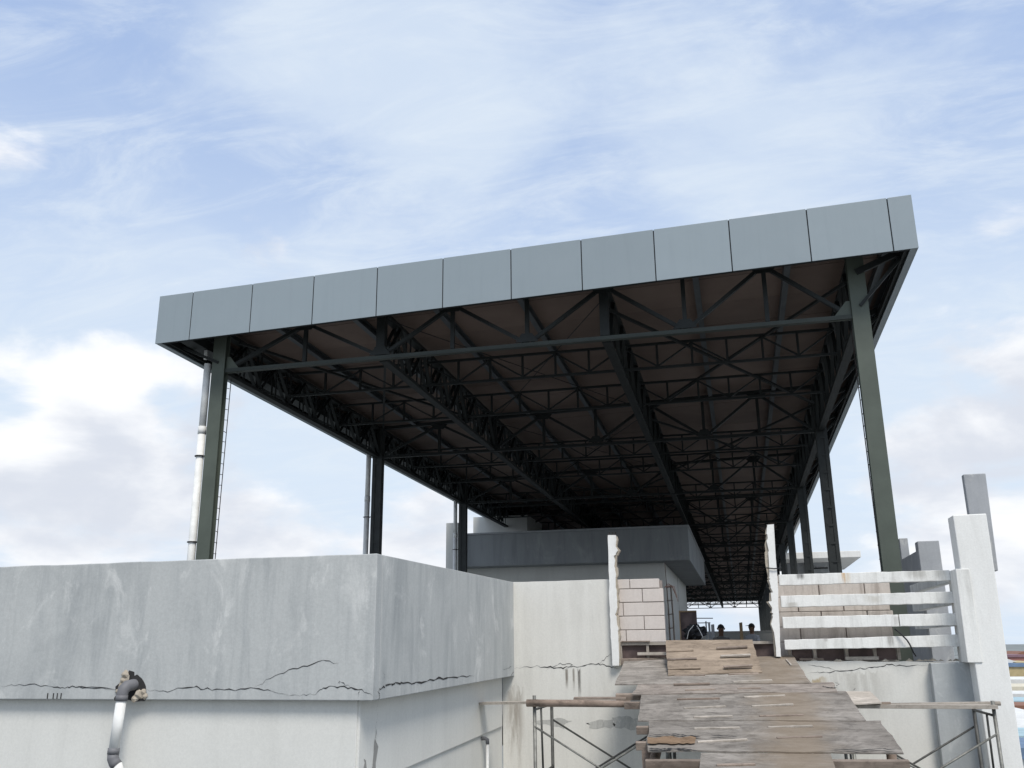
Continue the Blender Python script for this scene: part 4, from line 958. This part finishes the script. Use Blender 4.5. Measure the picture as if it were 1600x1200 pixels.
# ------------------------------------------------------------------ two workers
skin_m = plain('skin', (.13,.075,.05), .6, 0, .1, 8); hair_m = plain('hair', (.012,.011,.011), .7)
def person(loc, rz, lean, shirt, trousers, lab, cap, crouch):
    """one skinned figure: pelvis root, spine, head, arms with hands and fingers, legs"""
    root = empty('person', (loc[0], loc[1], loc[2])); tag(root, lab, 'person')
    V, E, Rr = [], [], []
    def v(p, r, par_=None):
        V.append(Vector(p)); Rr.append(r if isinstance(r, tuple) else (r, r))
        if par_ is not None: E.append((par_, len(V)-1))
        return len(V)-1
    ph = .92-crouch; ln = lean
    pel = v((0,0,ph), (.15,.11))
    sp1 = v((0,-.05*ln*2,ph+.20), (.135,.10), pel); ch_ = v((0,-.26*ln,ph+.40), (.165,.115), sp1)
    nk0 = v((0,-.38*ln,ph+.53), (.085,.075), ch_); nk = v((0,-.42*ln,ph+.59), (.052,.055), nk0)
    hd1 = v((0,-.46*ln-.01,ph+.655), (.070,.080), nk); hd2 = v((0,-.49*ln-.012,ph+.735), (.078,.094), hd1); hd3 = v((0,-.50*ln,ph+.80), (.055,.066), hd2)
    for s in (-1, 1):
        sh = v((s*.17,-.32*ln,ph+.48), .062, ch_); el = v((s*.235,-.30*ln-.06-.1*lean,ph+.20), .043, sh)
        wr = v((s*.22,-.45*ln-.16-.1*lean,ph-.02), .028, el); pa_ = v((s*.215,-.49*ln-.18-.1*lean,ph-.08), (.036,.018), wr)
        for k_, (dx, dz_) in enumerate(((-.028,-.075),(-.010,-.088),(.010,-.084),(.027,-.068))):
            f1_ = v((s*.215+dx,-.50*ln-.185-.1*lean,ph-.08+dz_*.5), .0085, pa_); v((s*.215+dx,-.50*ln-.195-.1*lean,ph-.08+dz_), .0075, f1_)
        tm = v((s*.215-s*.04,-.50*ln-.20-.1*lean,ph-.085), .0095, pa_); v((s*.215-s*.045,-.50*ln-.22-.1*lean,ph-.125), .008, tm)
        hp = v((s*.09,0,ph-.06), .088, pel); kn = v((s*.11,-.03-crouch*.9,ph*.5+.03), .058, hp); an = v((s*.11,.03,.09), .042, kn)
        v((s*.12,-.14,.04), (.042,.032), an)
    me = bpy.data.meshes.new('person'); me.from_pydata(V, E, []); me.update()
    o = bpy.data.objects.new('body', me); C.objects.link(o)
    sk = o.modifiers.new('skin', 'SKIN'); sk.use_smooth_shade = True
    for i, r_ in enumerate(Rr): me.skin_vertices[0].data[i].radius = r_
    me.skin_vertices[0].data[pel].use_root = True
    su = o.modifiers.new('sub', 'SUBSURF'); su.levels = 2; su.render_levels = 2
    dg = bpy.context.evaluated_depsgraph_get(); m2 = bpy.data.meshes.new_from_object(o.evaluated_get(dg))
    o.modifiers.clear(); o.data = m2; m2.materials.clear()
    for m_ in (skin_m, shirt, trousers): m2.materials.append(m_)
    for f in m2.polygons:
        c = f.center; f.use_smooth = True
        arm = abs(c.x) > .2 and c.z < ph+.30
        f.material_index = 0 if (c.z > ph+.555 or arm) else (1 if c.z > ph-.03 else 2)
    o.parent = root
    hc = V[hd2]
    # hair, ears, nose, eyes
    mb = MB(); n1, n2 = 16, 8
    for j in range(n2+1):
        for i in range(n1):
            t, q = 2*math.pi*i/n1, math.pi/2*j/n2*1.1-.17
            r_ = 1+.04*noise.noise(Vector((math.cos(t)*3, math.sin(t)*3, q*3)))
            mb.v.append(root.location+hc+Vector((.084*math.cos(t)*math.cos(q)*r_, .012+.100*math.sin(t)*math.cos(q)*r_, .012+.098*math.sin(q)*r_+(.02 if math.sin(t) < -.3 and q < .3 else 0))))
    for j in range(n2):
        for i in range(n1): mb.f.append((j*n1+i, j*n1+(i+1)%n1, (j+1)*n1+(i+1)%n1, (j+1)*n1+i))
    hr = obj('cap' if cap else 'hair', mb, hair_m, root, True)
    if cap:
        obj('cap_brim', MB().hexa([root.location+hc+Vector(p) for p in ((-.075,-.17,.035),(.075,-.17,.035),(.08,-.05,.045),(-.08,-.05,.045),(-.075,-.17,.043),(.075,-.17,.043),(.08,-.05,.055),(-.08,-.05,.055))]), hair_m, hr)
    L0 = root.location+hc
    obj('nose', MB().tube([L0+Vector((0,-.085,.0)), L0+Vector((0,-.112,-.03)), L0+Vector((0,-.09,-.04))], [.008,.014,.010], 8), skin_m, root, True)
    for s in (-1, 1):
        obj('ear', MB().tube([L0+Vector((s*.078,0,-.03)), L0+Vector((s*.088,.006,0)), L0+Vector((s*.08,.004,.025))], [.008,.016,.008], 8), skin_m, root, True)
        obj('eye', MB().tube([L0+Vector((s*.032-.011,-.090,.0)), L0+Vector((s*.032,-.094,.001)), L0+Vector((s*.032+.011,-.090,.0))], [.003,.007,.003], 6), hair_m, root, True)
    obj('mouth', MB().tube([L0+Vector((-.024,-.082,-.062)), L0+Vector((0,-.09,-.062)), L0+Vector((.024,-.082,-.062))], [.003,.006,.003], 6), M['red_primer'], root, True)
    root.rotation_euler.z = rz
    return root
sh1 = plain('shirt_grey', (.13,.125,.12), .9); sh2 = plain('shirt_pale', (.24,.25,.28), .9); tr1 = plain('trousers', (.05,.055,.07), .9)
p1 = onY(1124.5,982,24.0); p2_ = onY(1174.5,974.5,26.5)
person((p1.x, 24.0+.17, -1.0), R(8), .45, sh1, tr1, 'worker in grey shirt bending forward behind the ramp head', False, max(0, 1.66-(p1.z+1.0)))
person((p2_.x, 26.5, -1.0), R(-35), .03, sh2, tr1, 'worker in pale shirt and dark cap standing by the right columns', True, max(0, 1.75-(p2_.z+1.0)))

# ------------------------------------------------------------------ town to the right, below the terrace
def colmat(nm, c, **kw):
    if nm not in M: M[nm] = plain(nm, c, .75, 0, .12, 1.5, **kw)
    return M[nm]
win_m = colmat('dark_window', (.03,.035,.04)); WH = colmat('house_white', (.70,.70,.68))
CM = dict(white=WH, cream=colmat('house_cream', (.62,.57,.45)), grey=colmat('house_grey', (.36,.34,.33)), yellow=colmat('house_yellow', (.47,.38,.21)), blue=colmat('house_blue', (.15,.22,.33)),
          cyan=colmat('awning_cyan', (.36,.49,.54)), red=colmat('house_red', (.33,.15,.13)), purple=colmat('roof_purple', (.24,.15,.18)), rust=colmat('roof_rust', (.24,.12,.08)), zinc=colmat('roof_zinc', (.55,.56,.57)), green=colmat('house_green', (.10,.30,.2)))
def house(x, y, wd, dp, ztop, wall, roof, lab, kind='gable', awn=None, wcol=None):
    h = empty('house', (x, y, GZ)); tag(h, lab, 'house', 'town houses right of the terrace')
    wl_ = obj('wall', MB().box((x-wd/2,y-dp/2,GZ), (x+wd/2,y+dp/2,ztop)), CM[wall], h)
    if kind == 'gable':
        rh = wd*.26; o_ = .35
        mb = MB().extr([(x-wd/2-o_,ztop-.1),(x+wd/2+o_,ztop-.1),(x+wd/2+o_,ztop+.02),(x,ztop+rh),(x-wd/2-o_,ztop+.02)], y-dp/2-.4, y+dp/2+.4)
    elif kind == 'shed':
        mb = MB().hexa([(x-wd/2-.3,y-dp/2-.5,ztop+.002),(x+wd/2+.3,y-dp/2-.5,ztop+.002),(x+wd/2+.3,y+dp/2+.3,ztop+.002),(x-wd/2-.3,y+dp/2+.3,ztop+.002),(x-wd/2-.3,y-dp/2-.5,ztop+.12),(x+wd/2+.3,y-dp/2-.5,ztop+.12),(x+wd/2+.3,y+dp/2+.3,ztop+1.1),(x-wd/2-.3,y+dp/2+.3,ztop+1.1)])
    else:
        mb = MB().box((x-wd/2-.12,y-dp/2-.12,ztop+.002), (x+wd/2+.12,y+dp/2+.12,ztop+.3))
    obj('roof', mb, CM[roof], h)
    nw = max(2, int(wd/2.4)); fl = 0
    zz = ztop-2.2
    while zz > max(GZ+.4, ztop-6.5):
        for i in range(nw):
            xx = x-wd/2+wd*(i+.5)/nw
            f = obj('window', MB().box((xx-.55,y-dp/2-.05,zz), (xx+.55,y-dp/2-.001,zz+1.3)), CM[wcol] if wcol and i % 2 else WH, h)
            obj('pane', MB().box((xx-.47,y-dp/2-.07,zz+.08), (xx+.47,y-dp/2-.0505,zz+1.22)), win_m, f)
        for i in range(2):
            yy = y-dp/4+dp/2*i
            f = obj('window', MB().box((x-wd/2-.05,yy-.5,zz), (x-wd/2-.001,yy+.5,zz+1.3)), WH, h)
            obj('pane', MB().box((x-wd/2-.07,yy-.42,zz+.08), (x-wd/2-.0505,yy+.42,zz+1.22)), win_m, f)
        zz -= 3.0
    if awn: obj('awning', MB().hexa([(x-wd/2,y-dp/2-1.5,ztop-2.95),(x+wd/2,y-dp/2-1.5,ztop-2.95),(x+wd/2,y-dp/2-.08,ztop-2.5),(x-wd/2,y-dp/2-.08,ztop-2.5),(x-wd/2,y-dp/2-1.5,ztop-2.85),(x+wd/2,y-dp/2-1.5,ztop-2.85),(x+wd/2,y-dp/2-.08,ztop-2.4),(x-wd/2,y-dp/2-.08,ztop-2.4)]), CM[awn], h)
    return h
HS = [ # placed along the street seen past the white fin
 (1600,1186,30,3.2,3,'white','blue','white house with blue flat roof nearest the fin','flat',None,'red'),
 (1600,1165,34,3.6,3,'red','cyan','red walled stall house with cyan flat roof','flat',None,'white'),
 (1601,1156,38,6,14,'white','white','white house with very broad white flat roof','flat',None,None),
 (1596,1112,54,5,3,'cream','rust','cream house with rust brown flat roof behind the broad white roof','flat',None,None),
 (1598,1104,59,5,4,'white','cyan','white house with cyan flat roof','flat',None,'blue'),
 (1598,1092,65,5,4,'blue','white','blue fronted shop house with white flat roof','flat',None,'white'),
 (1598,1080,71,6,5,'cream','cream','cream house with cream flat roof and dark windows','flat',None,None),
 (1600,1068,78,8,6,'grey','white','grey walled house with white flat roof','flat',None,None),
 (1569,1036,88,1.6,6,'white','white','narrow white gabled house with red windows','gable',None,'red'),
 (1587,1042,86,1.5,6,'yellow','blue','narrow yellow house with blue flat roof beside the white gable','flat','blue','blue'),
 (1606,1040,87,1.6,6,'blue','yellow','narrow blue house with yellow flat roof right of yellow house','flat','cyan','yellow'),
 (1580,1027,125,3,7,'red','purple','red house with purple flat roof farthest up the street','flat',None,None),
 (1600,1030,140,4,7,'grey','rust','grey house with rust gable roof behind the blue and yellow pair','gable',None,None),
 (1790,1130,52,6,9,'cream','zinc','cream house with zinc gable roof right of broad white roof','gable',None,None),
 (1800,1085,80,9,9,'green','zinc','green house with zinc gable roof in the second row','gable',None,None),
 (1800,1050,120,11,9,'white','rust','white house with rust gable roof in the third row','gable',None,None)]
for (px_, py_, Y, wd, dp, wm, rm_, lab, kd, aw_, wc) in HS:
    p = atY(px_, py_, Y); house(p.x, Y+dp/2, wd, dp, p.z, wm, rm_, lab, kd, aw_, wc)
